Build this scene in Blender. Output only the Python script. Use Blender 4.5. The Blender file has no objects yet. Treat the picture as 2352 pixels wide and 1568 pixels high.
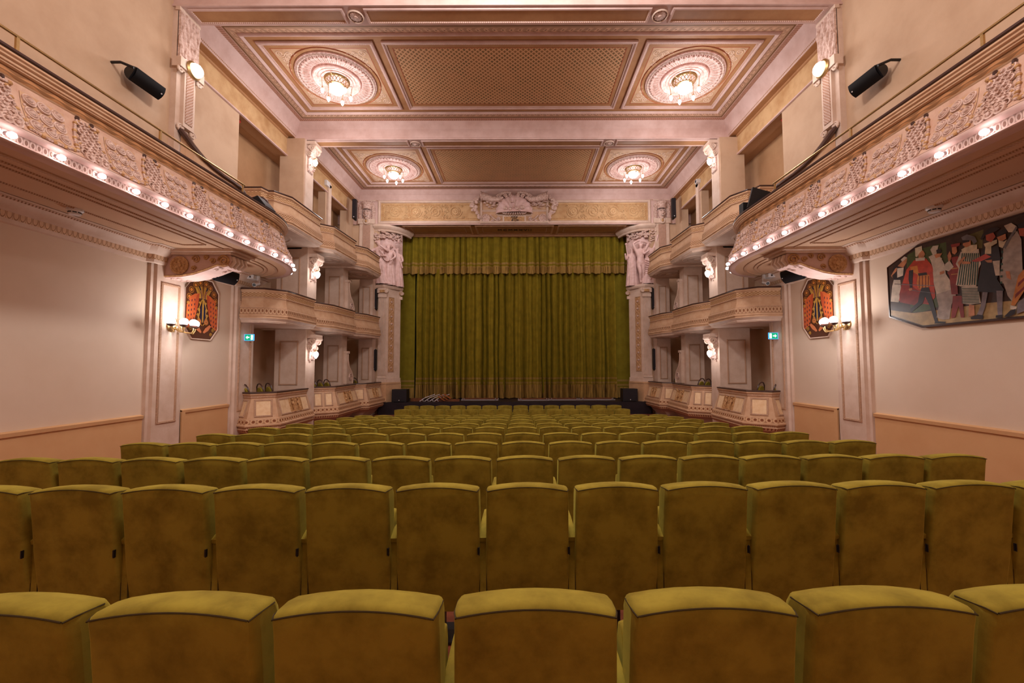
import bpy, math, random
from mathutils import Vector, Matrix
PI=math.pi
rnd=random.Random(11)
SC=bpy.context.scene
COL=SC.collection

# ------------------------------------------------------------------ mesh builder
class MB:
    """Collects shapes and links them as one mesh object. s=-1 mirrors across the hall's centre line."""
    def __init__(self,s=1): self.v=[];self.f=[];self.m=[];self.uv=[];self.mats=[];self.s=s
    def mi(self,m):
        if m not in self.mats: self.mats.append(m)
        return self.mats.index(m)
    def add(self,vs,fs,m,uv=None):
        b=len(self.v);k=self.mi(m);s=self.s
        self.v+=[(s*a[0],a[1],a[2]) for a in vs]
        for i,f in enumerate(fs):
            g=[b+j for j in f];u=uv[i] if uv else [(0,0)]*len(f)
            if s<0: g=g[::-1];u=u[::-1]
            self.f.append(g);self.m.append(k);self.uv+=u
    def box(self,a,b,m,M=None):
        x0,y0,z0=a;x1,y1,z1=b
        vs=[Vector(p) for p in((x0,y0,z0),(x1,y0,z0),(x1,y1,z0),(x0,y1,z0),(x0,y0,z1),(x1,y0,z1),(x1,y1,z1),(x0,y1,z1))]
        if M: vs=[M@v for v in vs]
        fs=[(3,2,1,0),(4,5,6,7),(0,1,5,4),(1,2,6,5),(2,3,7,6),(3,0,4,7)]
        d=(x1-x0,y1-y0,z1-z0)
        def q(w,h): return [(0,0),(w,0),(w,h),(0,h)]
        self.add(vs,fs,m,[q(d[0],d[1]),q(d[0],d[1]),q(d[0],d[2]),q(d[1],d[2]),q(d[0],d[2]),q(d[1],d[2])])
    def quad(self,p,m):
        w=(Vector(p[1])-Vector(p[0])).length;h=(Vector(p[3])-Vector(p[0])).length
        self.add(p,[(0,1,2,3)],m,[[(0,0),(w,0),(w,h),(0,h)]])
    def prism(self,poly,axis,a,b,m):
        """poly: 2-D points; axis x/y/z extruded from a to b"""
        def P(p,t): return {'x':(t,p[0],p[1]),'y':(p[0],t,p[1]),'z':(p[0],p[1],t)}[axis]
        n=len(poly);vs=[P(p,a) for p in poly]+[P(p,b) for p in poly]
        self.add(vs,[tuple(range(n))[::-1],tuple(range(n,2*n))]+[(i,(i+1)%n,n+(i+1)%n,n+i) for i in range(n)],m)
    def tube(self,pts,r,m,n=8,closed=False,flat=1.0):
        pts=[Vector(p) for p in pts];N=len(pts)
        rr=r if isinstance(r,(list,tuple)) else [r]*N
        vs=[];up=None
        for i,p in enumerate(pts):
            if closed: t=pts[(i+1)%N]-pts[i-1]
            else: t=pts[min(i+1,N-1)]-pts[max(i-1,0)]
            if t.length<1e-9: t=Vector((0,0,1))
            t.normalize()
            if up is None:
                up=Vector((0,0,1)) if abs(t.z)<.9 else Vector((1,0,0))
            a=t.cross(up)
            if a.length<1e-6: a=t.cross(Vector((0,1,0)))
            a.normalize();b=a.cross(t);up=b
            for k in range(n):
                w=2*PI*k/n
                vs.append(p+(a*math.cos(w)+b*math.sin(w)*flat)*rr[i])
        fs=[]
        for i in range(N if closed else N-1):
            j=(i+1)%N
            for k in range(n):
                fs.append((i*n+k,i*n+(k+1)%n,j*n+(k+1)%n,j*n+k))
        if not closed: fs+=[tuple(range(n))[::-1],tuple(range((N-1)*n,N*n))]
        self.add(vs,fs,m)
    def lathe(self,prof,m,n=20,M=None,arc=2*PI,wob=None):
        """prof: (r,z) list about z, M places it; wob(k,i) scales r"""
        full=abs(arc-2*PI)<1e-6;K=n if full else n+1
        vs=[]
        for i,(r,z) in enumerate(prof):
            for k in range(K):
                w=arc*k/n;q=r*(wob(k,i) if wob else 1)
                v=Vector((q*math.cos(w),q*math.sin(w),z));vs.append(M@v if M else v)
        fs=[];uv=[];L=0
        for i in range(len(prof)-1):
            d=math.hypot(prof[i+1][0]-prof[i][0],prof[i+1][1]-prof[i][1])
            for k in range(n):
                j=(k+1)%K;fs.append((i*K+k,i*K+j,(i+1)*K+j,(i+1)*K+k))
                uv.append([(k/n,L),((k+1)/n,L),((k+1)/n,L+d),(k/n,L+d)])
            L+=d
        self.add(vs,fs,m,uv)
    def ball(self,c,r,m,n=8,k=6,sx=(1,1,1),M=None):
        prof=[(math.sin(PI*i/k),-math.cos(PI*i/k)) for i in range(k+1)]
        T=Matrix.Translation(c)
        if M: T=T@M
        T=T@Matrix.Diagonal((r*sx[0],r*sx[1],r*sx[2],1))
        self.lathe([(max(a,1e-4),z) for a,z in prof],m,n,T)
    def sweep(self,path,prof,m,closed=False,cap=False,u0=0.):
        """path: (x,y) plan points; prof: (offset to the left of travel, z); m: material or one per profile edge"""
        N=len(path);P=[Vector((p[0],p[1])) for p in path];nor=[]
        for i in range(N):
            a=P[i]-P[i-1] if (closed or i>0) else P[1]-P[0]
            b=P[(i+1)%N]-P[i] if (closed or i<N-1) else a
            a=a.normalized();b=b.normalized()
            na=Vector((-a.y,a.x));nb=Vector((-b.y,b.x));h=na+nb
            if h.length<1e-6: h=na
            h.normalize();c=max(.35,h.dot(na));nor.append(h/c)
        K=len(prof);vs=[]
        for i in range(N):
            for o,z in prof: vs.append((P[i].x+nor[i].x*o,P[i].y+nor[i].y*o,z))
        us=[u0]
        for i in range(N if closed else N-1): us.append(us[-1]+(P[(i+1)%N]-P[i]).length)
        vv=[0.]
        for k in range(K-1): vv.append(vv[-1]+math.hypot(prof[k+1][0]-prof[k][0],prof[k+1][1]-prof[k][1]))
        for k in range(K-1):
            mk=m[k] if isinstance(m,(list,tuple)) else m
            if mk is None: continue
            fs=[];uv=[]
            for i in range(N if closed else N-1):
                j=(i+1)%N
                fs.append((i*K+k,j*K+k,j*K+k+1,i*K+k+1))
                uv.append([(us[i],0),(us[i+1],0),(us[i+1],vv[k+1]-vv[k]),(us[i],vv[k+1]-vv[k])])
            self.addshared(vs,fs,mk,uv,k==0)
        if cap:
            mk=m[0] if isinstance(m,(list,tuple)) else m
            b=self._base
            k=self.mi(mk)
            for f in (list(range(K)),[(N-1)*K+i for i in range(K)][::-1]):
                self.f.append([b+i for i in f]);self.m.append(k);self.uv+=[(0,0)]*K
    _base=0
    def addshared(self,vs,fs,m,uv,first):
        if first:
            self._base=len(self.v);self.v+=[(self.s*a[0],a[1],a[2]) for a in vs]
        b=self._base;k=self.mi(m)
        for f,u in zip(fs,uv):
            g=[b+j for j in f];u=list(u)
            if self.s<0: g=g[::-1];u=u[::-1]
            self.f.append(g);self.m.append(k);self.uv+=u
    def frame(self,o,ex,ey,w,h,wd,dp,m,en=None):
        """rectangular moulding: o corner, ex/ey unit directions, raised dp along their cross product"""
        o,ex,ey=Vector(o),Vector(ex),Vector(ey);en=Vector(en) if en else ex.cross(ey)
        pr=[(0,0),(.12*wd,.7*dp),(.4*wd,dp),(.65*wd,.75*dp),(.85*wd,.9*dp),(wd,0)]
        cs=[(0,0,1,1),(w,0,-1,1),(w,h,-1,-1),(0,h,1,-1)]
        vs=[o+ex*(x+sx*a)+ey*(y+sy*a)+en*d for x,y,sx,sy in cs for a,d in pr];K=len(pr)
        fs=[];uv=[];L=[w,h,w,h]
        for i in range(4):
            j=(i+1)%4
            for k in range(K-1):
                fs.append((i*K+k,j*K+k,j*K+k+1,i*K+k+1));uv.append([(0,k/(K-1)),(L[i],k/(K-1)),(L[i],(k+1)/(K-1)),(0,(k+1)/(K-1))])
        self.add(vs,fs,m,uv)

def obj(name,mb,parent=None,smooth=35,loc=None,**kw):
    me=bpy.data.meshes.new(name)
    me.from_pydata([tuple(v) for v in mb.v],[],mb.f)
    for m in mb.mats: me.materials.append(m)
    me.polygons.foreach_set('material_index',mb.m)
    uvl=me.uv_layers.new(name='UVMap');uvl.data.foreach_set('uv',[c for p in mb.uv for c in p])
    me.polygons.foreach_set('use_smooth',[smooth>0]*len(me.polygons))
    if smooth>0: me.set_sharp_from_angle(angle=math.radians(smooth))
    me.update()
    o=bpy.data.objects.new(name,me);COL.objects.link(o)
    if parent is not None:
        o.parent=parent;o.matrix_parent_inverse=Matrix.Translation(parent.location).inverted() if parent.parent is None and parent.type=='EMPTY' and parent.get('_w') else Matrix()
    for k,v in kw.items(): o[k]=v
    return o
def tag(o,label,cat,group=None):
    o['label']=label;o['category']=cat
    if group: o['group']=group
    return o
def thing(name,label,cat,loc=(0,0,0),group=None,world=True):
    """an Empty at the thing's base; world=True: its parts are modelled in room coordinates"""
    o=bpy.data.objects.new(name,None);COL.objects.link(o);o.location=loc;o.empty_display_size=.1
    if world: o['_w']=1
    return tag(o,label,cat,group)
def struct(name,mb,smooth=35):
    o=obj(name,mb,None,smooth);o['kind']='structure';return o
def kids(o): return [c for c in bpy.data.objects if c.parent==o]
def dup(root,tree,loc,rz=0.,label=None):
    """copy of a thing with copies of its parts; tree: [(part,[sub-parts])]"""
    r=root.copy();COL.objects.link(r);r.location=loc;r.rotation_euler=(0,0,rz)
    if label: r['label']=label
    for p,subs in tree:
        c=p.copy();COL.objects.link(c);c.parent=r
        for q in subs:
            d=q.copy();COL.objects.link(d);d.parent=c
    return r
def spiral(c,r0,turns,ex,ey,n=22,r1=.12,a0=0,sgn=1):
    c,ex,ey=Vector(c),Vector(ex),Vector(ey);out=[]
    for i in range(n+1):
        t=i/n;r=r0*((1-t)+r1*t);a=a0+sgn*2*PI*turns*t
        out.append(c+ex*(r*math.cos(a))+ey*(r*math.sin(a)))
    return out

# ------------------------------------------------------------------ materials
def lin(c): return tuple((x/255/12.92 if x<=10 else ((x/255+.055)/1.055)**2.4) for x in c)+(1.,)
class NT:
    def __init__(self,name):
        self.mat=bpy.data.materials.new(name);self.mat.use_nodes=True
        self.t=self.mat.node_tree;self.b=self.t.nodes['Principled BSDF']
    def n(self,ty,**kw):
        x=self.t.nodes.new(ty)
        for k,v in kw.items(): setattr(x,k,v)
        return x
    def l(self,a,b): self.t.links.new(a,b)
    def val(self,sock,v):
        if hasattr(v,'default_value') or hasattr(v,'is_linked'): self.l(v,sock)
        else: sock.default_value=v
    def m(self,op,a,b=None,c=None):
        x=self.n('ShaderNodeMath',operation=op)
        self.val(x.inputs[0],a)
        if b is not None: self.val(x.inputs[1],b)
        if c is not None: self.val(x.inputs[2],c)
        return x.outputs[0]
    def mix(self,f,a,b):
        x=self.n('ShaderNodeMix',data_type='RGBA')
        self.val(x.inputs['Factor'],f);self.val(x.inputs[6],a);self.val(x.inputs[7],b);return x.outputs[2]
    def coord(self,kind='Object'): return self.n('ShaderNodeTexCoord').outputs[kind]
    def noise(self,vec,scale,detail=3.,rough=.55):
        x=self.n('ShaderNodeTexNoise');x.inputs['Scale'].default_value=scale;x.inputs['Detail'].default_value=detail;x.inputs['Roughness'].default_value=rough
        if vec is not None: self.l(vec,x.inputs['Vector'])
        return x.outputs['Fac']
    def ramp(self,f,a,b,p0=.35,p1=.65):
        x=self.n('ShaderNodeMapRange');self.l(f,x.inputs[0]);x.inputs[1].default_value=p0;x.inputs[2].default_value=p1;x.clamp=True
        return self.mix(x.outputs[0],a,b)
    def step(self,f,p0,p1):
        x=self.n('ShaderNodeMapRange');self.l(f,x.inputs[0]);x.inputs[1].default_value=p0;x.inputs[2].default_value=p1;x.clamp=True;return x.outputs[0]
    def bump(self,h,s=.3,d=.02):
        x=self.n('ShaderNodeBump');x.inputs['Strength'].default_value=s;x.inputs['Distance'].default_value=d
        self.l(h,x.inputs['Height']);self.l(x.outputs[0],self.b.inputs['Normal'])
    def fin(self,col,rough=.6,metal=0.,spec=.3):
        self.val(self.b.inputs['Base Color'],col);self.b.inputs['Roughness'].default_value=rough
        self.b.inputs['Metallic'].default_value=metal;self.b.inputs['Specular IOR Level'].default_value=spec
        return self.mat
def plaster(name,c,c2=None,sc=1.3,rough=.65,bump=.12,bsc=60,spec=.25):
    t=NT(name);c=lin(c);c2=lin(c2) if c2 else tuple(x*.86 for x in c[:3])+(1,)
    v=t.coord();col=t.ramp(t.noise(v,sc,5,.6),c2,c,.3,.62)
    if bump: t.bump(t.noise(v,bsc,4),bump,.006)
    return t.fin(col,rough,0,spec)
def plain(name,c,rough=.5,metal=0.,spec=.4,vary=.12,sc=30):
    t=NT(name);c=lin(c);d=tuple(x*(1-vary) for x in c[:3])+(1,)
    return t.fin(t.ramp(t.noise(t.coord(),sc,2),d,c),rough,metal,spec)
def emis(name,c,st,base=(255,255,255)):
    t=NT(name);t.b.inputs['Emission Color'].default_value=lin(c);t.b.inputs['Emission Strength'].default_value=st
    return t.fin(lin(base),.3)
def band(name,base,dark,kind,pu,h,bump=.5,third=None):
    """ornamental band: u metres along, v metres across (height h), repeating every pu metres"""
    t=NT(name);uv=t.n('ShaderNodeUVMap').outputs[0];s=t.n('ShaderNodeSeparateXYZ');t.l(uv,s.inputs[0])
    u=t.m('DIVIDE',s.outputs[0],pu);v=t.m('DIVIDE',s.outputs[1],h)
    fu=t.m('SUBTRACT',t.m('FRACT',u),.5);fv=t.m('SUBTRACT',v,.5);au=t.m('ABSOLUTE',fu);av=t.m('ABSOLUTE',fv)
    asp=h/pu
    if kind=='checker':
        k=t.m('MULTIPLY',t.m('SINE',t.m('MULTIPLY',u,2*PI)),t.m('SINE',t.m('MULTIPLY',v,4*PI)));mask=t.step(k,-.15,.15)
    elif kind=='egg':   # dark ovals in light collars
        d=t.m('SQRT',t.m('ADD',t.m('POWER',t.m('DIVIDE',fu,.36),2.),t.m('POWER',t.m('DIVIDE',t.m('ADD',fv,.1),.42),2.)))
        ring=t.step(t.m('ABSOLUTE',t.m('SUBTRACT',d,.95)),.16,.08);core=t.step(d,.72,.6);mask=t.m('MAXIMUM',core,t.m('MULTIPLY',ring,.0))
        mask=t.m('MAXIMUM',mask,t.m('MULTIPLY',t.step(d,1.25,1.4),.55))
    elif kind=='arc':   # thin dark outlines of eggs
        d=t.m('SQRT',t.m('ADD',t.m('POWER',t.m('DIVIDE',fu,.38),2.),t.m('POWER',t.m('DIVIDE',t.m('SUBTRACT',fv,.2),.62),2.)))
        mask=t.m('MAXIMUM',t.step(t.m('ABSOLUTE',t.m('SUBTRACT',d,1.)),.13,.05),t.m('MULTIPLY',t.step(au,.46,.48),.8))
    elif kind=='bead':
        d=t.m('SQRT',t.m('ADD',t.m('POWER',t.m('DIVIDE',fu,.5),2.),t.m('POWER',t.m('DIVIDE',fv,.5),2.)));mask=t.step(d,.75,1.)
    elif kind=='tongue':
        k=t.m('ADD',au,t.m('MULTIPLY',t.m('POWER',t.m('ABSOLUTE',fv),2.),.9));mask=t.step(k,.28,.2)
    elif kind=='guil':  # hatched band with light squares and dark eyes
        sq=t.step(t.m('MAXIMUM',au,t.m('MULTIPLY',av,asp)),.29,.26);eye=t.step(t.m('SQRT',t.m('ADD',t.m('POWER',fu,2.),t.m('POWER',t.m('MULTIPLY',fv,asp),2.))),.1,.06)
        hat=t.m('MULTIPLY',t.step(t.m('SINE',t.m('MULTIPLY',t.m('ADD',u,t.m('MULTIPLY',v,.6)),2*PI*7)),-.2,.4),.8)
        edge=t.step(av,.36,.42);mask=t.m('MAXIMUM',t.m('MULTIPLY',t.m('MAXIMUM',hat,edge),t.m('SUBTRACT',1.,sq)),eye)
    elif kind=='lattice':
        a=t.m('ABSOLUTE',t.m('SUBTRACT',t.m('FRACT',t.m('ADD',u,t.m('MULTIPLY',v,asp))),.5));b=t.m('ABSOLUTE',t.m('SUBTRACT',t.m('FRACT',t.m('SUBTRACT',u,t.m('MULTIPLY',v,asp))),.5))
        mask=t.step(t.m('MAXIMUM',a,b),.36,.28)
    elif kind=='dots':
        d=t.m('SQRT',t.m('ADD',t.m('POWER',fu,2.),t.m('POWER',t.m('MULTIPLY',fv,asp),2.)));mask=t.m('MAXIMUM',t.step(d,.22,.16),t.step(au,.46,.48))
    elif kind=='stripe': mask=t.step(t.m('SINE',t.m('MULTIPLY',u,2*PI)),-.2,.5)
    elif kind=='wave':
        k=t.m('ADD',fv,t.m('MULTIPLY',t.m('SINE',t.m('MULTIPLY',u,2*PI)),.18));mask=t.step(t.m('ABSOLUTE',k),.3,.24)
    nz=t.noise(t.coord(),9,3);b0=t.ramp(nz,tuple(x*.85 for x in lin(base)[:3])+(1,),lin(base))
    col=t.mix(mask,b0,lin(dark))
    if bump: t.bump(t.m('SUBTRACT',1.,mask),bump,.02)
    return t.fin(col,.6,0,.25)

WALL=plaster('wall_plaster',(220,198,178),(214,190,168),.7)
WALLU=plaster('upper_wall_plaster',(200,170,142),(182,150,122),.8)
DADO=plaster('dado_paint',(214,170,124),(208,162,116),1.5,.5)
TRIM=plaster('cream_moulding',(218,194,178),(204,176,156),3,.6)
PINK=plaster('pink_stucco',(214,184,176),(198,164,154),2.2,.6)
BROWN=plaster('brown_band',(178,132,92),(164,116,78),2.5,.55)
TAN=plaster('tan_stucco',(206,170,138),(192,150,116),4,.6)
GOLDW=plaster('golden_frieze_paint',(204,168,124),(178,136,92),2.4,.55)
SOFF=plaster('balcony_soffit_paint',(204,168,138),(196,160,130),1.,.6)
DARKIN=plaster('box_interior_paint',(214,184,158),(202,170,144),1.2,.7)
ORN=plaster('ornament_stucco',(220,194,184),(172,134,116),14,.55,.35,45)
ORNG=plaster('gilded_ornament',(206,164,116),(150,104,64),20,.45,.3,45)
DKW=plain('dark_walnut',(70,44,38),.28,0,.5)
BRASS=plain('brass',(196,164,112),.36,.9,.5)
BLACK=plain('black_plastic',(26,24,27),.45)
GRILLE=band('speaker_grille',(40,35,40),(14,13,16),'dots',.02,.02,.2)
GREY=plain('grey_metal',(176,168,172),.35,.7)
WHITEP=plain('white_plastic',(226,222,222),.4)
SEAM=plain('dark_seam',(58,44,10),.9)
def velvet(name,c,c2):
    t=NT(name);v=t.coord();g=t.n('ShaderNodeObjectInfo')
    a=t.n('ShaderNodeVectorMath',operation='ADD');t.l(v,a.inputs[0]);t.l(g.outputs['Location'],a.inputs[1])
    n=t.noise(a.outputs[0],5.5,6,.62);col=t.ramp(n,lin(c2),lin(c),.34,.6)
    t.b.inputs['Sheen Weight'].default_value=.55;t.b.inputs['Sheen Roughness'].default_value=.35;t.b.inputs['Sheen Tint'].default_value=lin((214,200,90))
    t.bump(t.noise(v,420,2),.12,.003)
    return t.fin(col,.85,0,.15)
VELVET=velvet('olive_velvet',(152,136,50),(120,104,34))
def crosses():
    t=NT('painted_cross_pattern');v=t.coord();s=t.n('ShaderNodeSeparateXYZ');t.l(v,s.inputs[0])
    p=.15;u=t.m('DIVIDE',s.outputs[0],p);w=t.m('DIVIDE',s.outputs[1],p)
    def plus(a,b,L,W):
        a=t.m('ABSOLUTE',t.m('SUBTRACT',t.m('FRACT',a),.5));b=t.m('ABSOLUTE',t.m('SUBTRACT',t.m('FRACT',b),.5))
        return t.m('MAXIMUM',t.m('MULTIPLY',t.m('LESS_THAN',a,L),t.m('LESS_THAN',b,W)),t.m('MULTIPLY',t.m('LESS_THAN',b,L),t.m('LESS_THAN',a,W)))
    c1=plus(u,w,.26,.075);c2=plus(t.m('ADD',u,.5),t.m('ADD',w,.5),.26,.075)
    d=t.m('ABSOLUTE',t.m('SUBTRACT',t.m('FRACT',t.m('MULTIPLY',t.m('ADD',u,w),1.)),.5));e=t.m('ABSOLUTE',t.m('SUBTRACT',t.m('FRACT',t.m('SUBTRACT',u,w)),.5))
    grid=t.m('LESS_THAN',t.m('MINIMUM',d,e),.07)
    base=t.mix(grid,lin((196,146,102)),lin((214,172,134)))
    nz=t.noise(v,2.5,4);dk=t.ramp(nz,lin((84,74,44)),lin((140,98,62)),.35,.65)
    col=t.mix(t.m('MAXIMUM',c1,c2),base,dk)
    return t.fin(col,.6)
CROSS=crosses()
GUIL=band('hatched_border',(214,174,146),(118,86,60),'guil',.24,.31,.3)
LATT=band('lattice_border',(206,160,140),(140,92,66),'lattice',.07,.14,.3)
BEAD=band('bead_moulding',(234,204,192),(170,120,92),'bead',.05,.04,.6)
DENT=band('dentil_moulding',(216,180,158),(140,96,64),'stripe',.05,.05,.5)
ARC=band('egg_and_dart',(218,180,148),(140,98,58),'arc',.09,.115,.4)
CHECK=band('checker_band',(218,182,142),(158,112,72),'checker',.11,.11,.3)
EGGB=band('acorn_band',(214,174,136),(132,76,44),'egg',.125,.135,.6)
CHAN=band('channel_ornament',(200,172,162),(130,96,84),'egg',.07,.11,.7)
TONG=band('tongue_band',(214,168,132),(140,88,58),'tongue',.07,.1,.6)
FLOW=band('rosette_band',(210,172,138),(156,110,76),'lattice',.075,.16,.5)
BUDS=band('small_bud_band',(210,172,138),(138,90,60),'egg',.095,.16,.6)
ROPE=band('rope_moulding',(212,178,152),(172,130,100),'stripe',.035,.03,.6)
WAVE=band('wave_band',(190,136,92),(142,100,66),'wave',.3,.1,.2)
LEAFB=band('leaf_lattice',(214,182,166),(168,118,86),'lattice',.07,.1,.8)
# ================================================================== THE SETTING
SIDES=((1,'right'),(-1,'left'))
ZC=10.45
# floor: level at the back, raked down to the stage
m=MB();FW=plain('parquet_wood',(150,84,62),.35,0,.5,.35,14)
def fz(y): return -.034 if y<2.45 else max(-.034-.0706*(y-2.45),-.685)
ys=[-3,2.45,3.5,5,7,9,10.5,11.42,12.5,20.3]
for a,b in zip(ys,ys[1:]): m.quad([(-9.7,a,fz(a)),(9.7,a,fz(a)),(9.7,b,fz(b)),(-9.7,b,fz(b))],FW)
struct('floor',m)
m=MB();m.quad([(-9.7,-3,-1),(9.7,-3,-1),(9.7,-3,11.2),(-9.7,-3,11.2)],WALLU);struct('wall_back',m)

# side walls
def rect_x(m,x,y0,y1,z0,z1,mt): m.quad([(x,y1,z0),(x,y0,z0),(x,y0,z1),(x,y1,z1)],mt)
for s,side in SIDES:
    m=MB(s)
    m.box((8.08,-3,-1),(8.5,12.68,4.9),WALL)                     # lower wall
    m.box((7.58,-3,4.6),(8.5,9.0,11.2),WALLU)                    # gallery wall, rear
    m.box((8.085,9.0,4.6),(8.5,11.9,9.2),WALLU)                 # gallery wall, front
    m.box((8.085,9.0,9.2),(8.5,20.3,10.6),WALLU);m.box((8.085,11.9,4.6),(8.5,12.68,5.86),WALLU)
    m.box((8.085,17.35,5.9),(8.4,17.85,9.2),WALLU);m.box((8.085,19.5,5.9),(8.4,20.3,9.2),WALLU)
    m.box((8.9,9.,-1),(9.0,20.3,9.6),DARKIN)                    # back of the boxes
    m.box((8.86,9.,5.9),(8.9,20.3,9.3),plaster('opening_wall_paint',(186,146,108),(168,128,92),1.,.6) if 'opening_wall_paint' not in bpy.data.materials else bpy.data.materials['opening_wall_paint'])
    m.box((8.5,11.8,-1),(8.95,11.9,9.6),DARKIN);m.box((8.4,9.3,9.25),(8.95,20.3,9.35),WALLU)
    m.box((8.3,14.35,-1),(8.95,14.5,9.3),DARKIN) if 0 else None
    struct('wall_'+side,m)
    # lower pilasters with beaded panels
    m=MB(s)
    for y0,y1 in((9.24,9.98),(11.9,12.66)):
        m.prism([(y0-.1,8.1),(y0,7.965),(y1,7.965),(y1+.1,8.1)],'z',-1,4.3,TRIM) if 0 else None
        pl=[(8.1,y0-.12),(8.02,y0-.1),(8.02,y0-.03),(7.965,y0),(7.965,y1),(8.02,y1+.03),(8.02,y1+.1),(8.1,y1+.12)]
        m.prism(pl,'z',-1,4.22,TRIM)
        m.frame((7.965,y0+.1,.35),(0,1,0),(0,0,1),y1-y0-.2,3.25,.055,.03,ROPE,(-1,0,0))
    struct('trim_1',m) if s>0 else struct('trim_2',m)
    # dado with its cap
    m=MB(s)
    for y0,y1 in((-3,9.1),(10.12,11.76)):
        m.box((8.04,y0,-1),(8.09,y1,.52),DADO);m.sweep([(8.06,y0),(8.06,y1)],[(0,.5),(.05,.52),(.06,.585),(0,.6),(-.03,.61)],DADO)
        if y0>0: m.box((8.0,y0,-1),(8.09,y0+.1,.55),DADO)
    struct('baseboard_'+side,m)
    # cornice under the gallery
    m=MB(s)
    path=[(8.08,-3),(8.08,9.05),(7.965,9.12),(7.965,10.1),(8.08,10.17),(8.08,11.72),(7.965,11.8),(7.965,12.75),(8.1,12.8)]
    m.sweep(path,[(0,3.98),(.03,4.0),(.05,4.06),(.07,4.17),(.09,4.18),(.13,4.2),(.22,4.30),(.24,4.32),(.30,4.33),(.30,4.345),(.36,4.352)],[TRIM,TRIM,ARC,TRIM,TRIM,TRIM,TRIM,DENT,TRIM,TRIM])
    struct('trim_3' if s>0 else 'trim_4',m)
    # piers between the boxes
    for k,(y0,y1,xa,xb,z1) in enumerate(((14.35,15.,7.22,8.3,5.9),(17.4,17.9,7.28,8.05,5.9),(19.75,20.3,6.85,7.5,5.9))):
        m=MB(s);m.box((xa,y0,-1),(xb,y1,z1),TRIM)
        for za,zb in((1.0,2.55),(4.05,5.5)):
            m.frame((xa+.26 if k==0 else xa+.12,y0,za),(1,0,0),(0,0,1),xb-xa-(.42 if k==0 else .28),zb-za,.05,.03,ROPE,(0,-1,0))
        if k==0:
            m.box((7.445,14.35,5.8),(8.3,15.,9.82),WALLU)
            m.frame((7.445,14.47,6.0),(0,1,0),(0,0,1),.41,3.2,.06,.03,TRIM,(-1,0,0))
            m.box((7.40,14.4,5.9),(7.45,14.95,9.8),TRIM)
        struct('trim_%d'%(5+k+(10 if s>0 else 0)),m)
    # golden frieze above the gallery openings, its lip and soffit, and the thin upper pilaster
    m=MB(s)
    m.box((7.83,9.4,9.88),(8.1,20.3,9.92),BROWN)
    m.quad([(8.07,14.4,9.22),(8.07,9.5,9.22),(8.07,9.5,9.88),(8.07,14.4,9.88)],GOLDW);m.quad([(8.07,19.5,9.22),(8.07,15.,9.22),(8.07,15.,9.88),(8.07,19.5,9.88)],GOLDW)
    for y0,y1 in((9.5,14.35),(15.,19.5)):
        m.sweep([(8.08,y0),(8.08,y1)],[(0,9.16),(.05,9.17),(.06,9.2),(.03,9.225),(.02,9.24)],PINK)
        m.sweep([(8.08,y0),(8.08,y1)],[(.01,9.82),(.05,9.84),(.06,9.88)],BROWN)
    m.box((8.0,17.45,5.9),(8.09,17.72,9.55),TRIM)
    m.lathe([(.135,0),(.135,.09),(.001,.09)],TRIM,16,Matrix.Translation((8.09,17.585,9.55))@Matrix.Rotation(-PI/2,4,'Y'))
    struct('trim_%d'%(8+(10 if s>0 else 0)),m)

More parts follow.
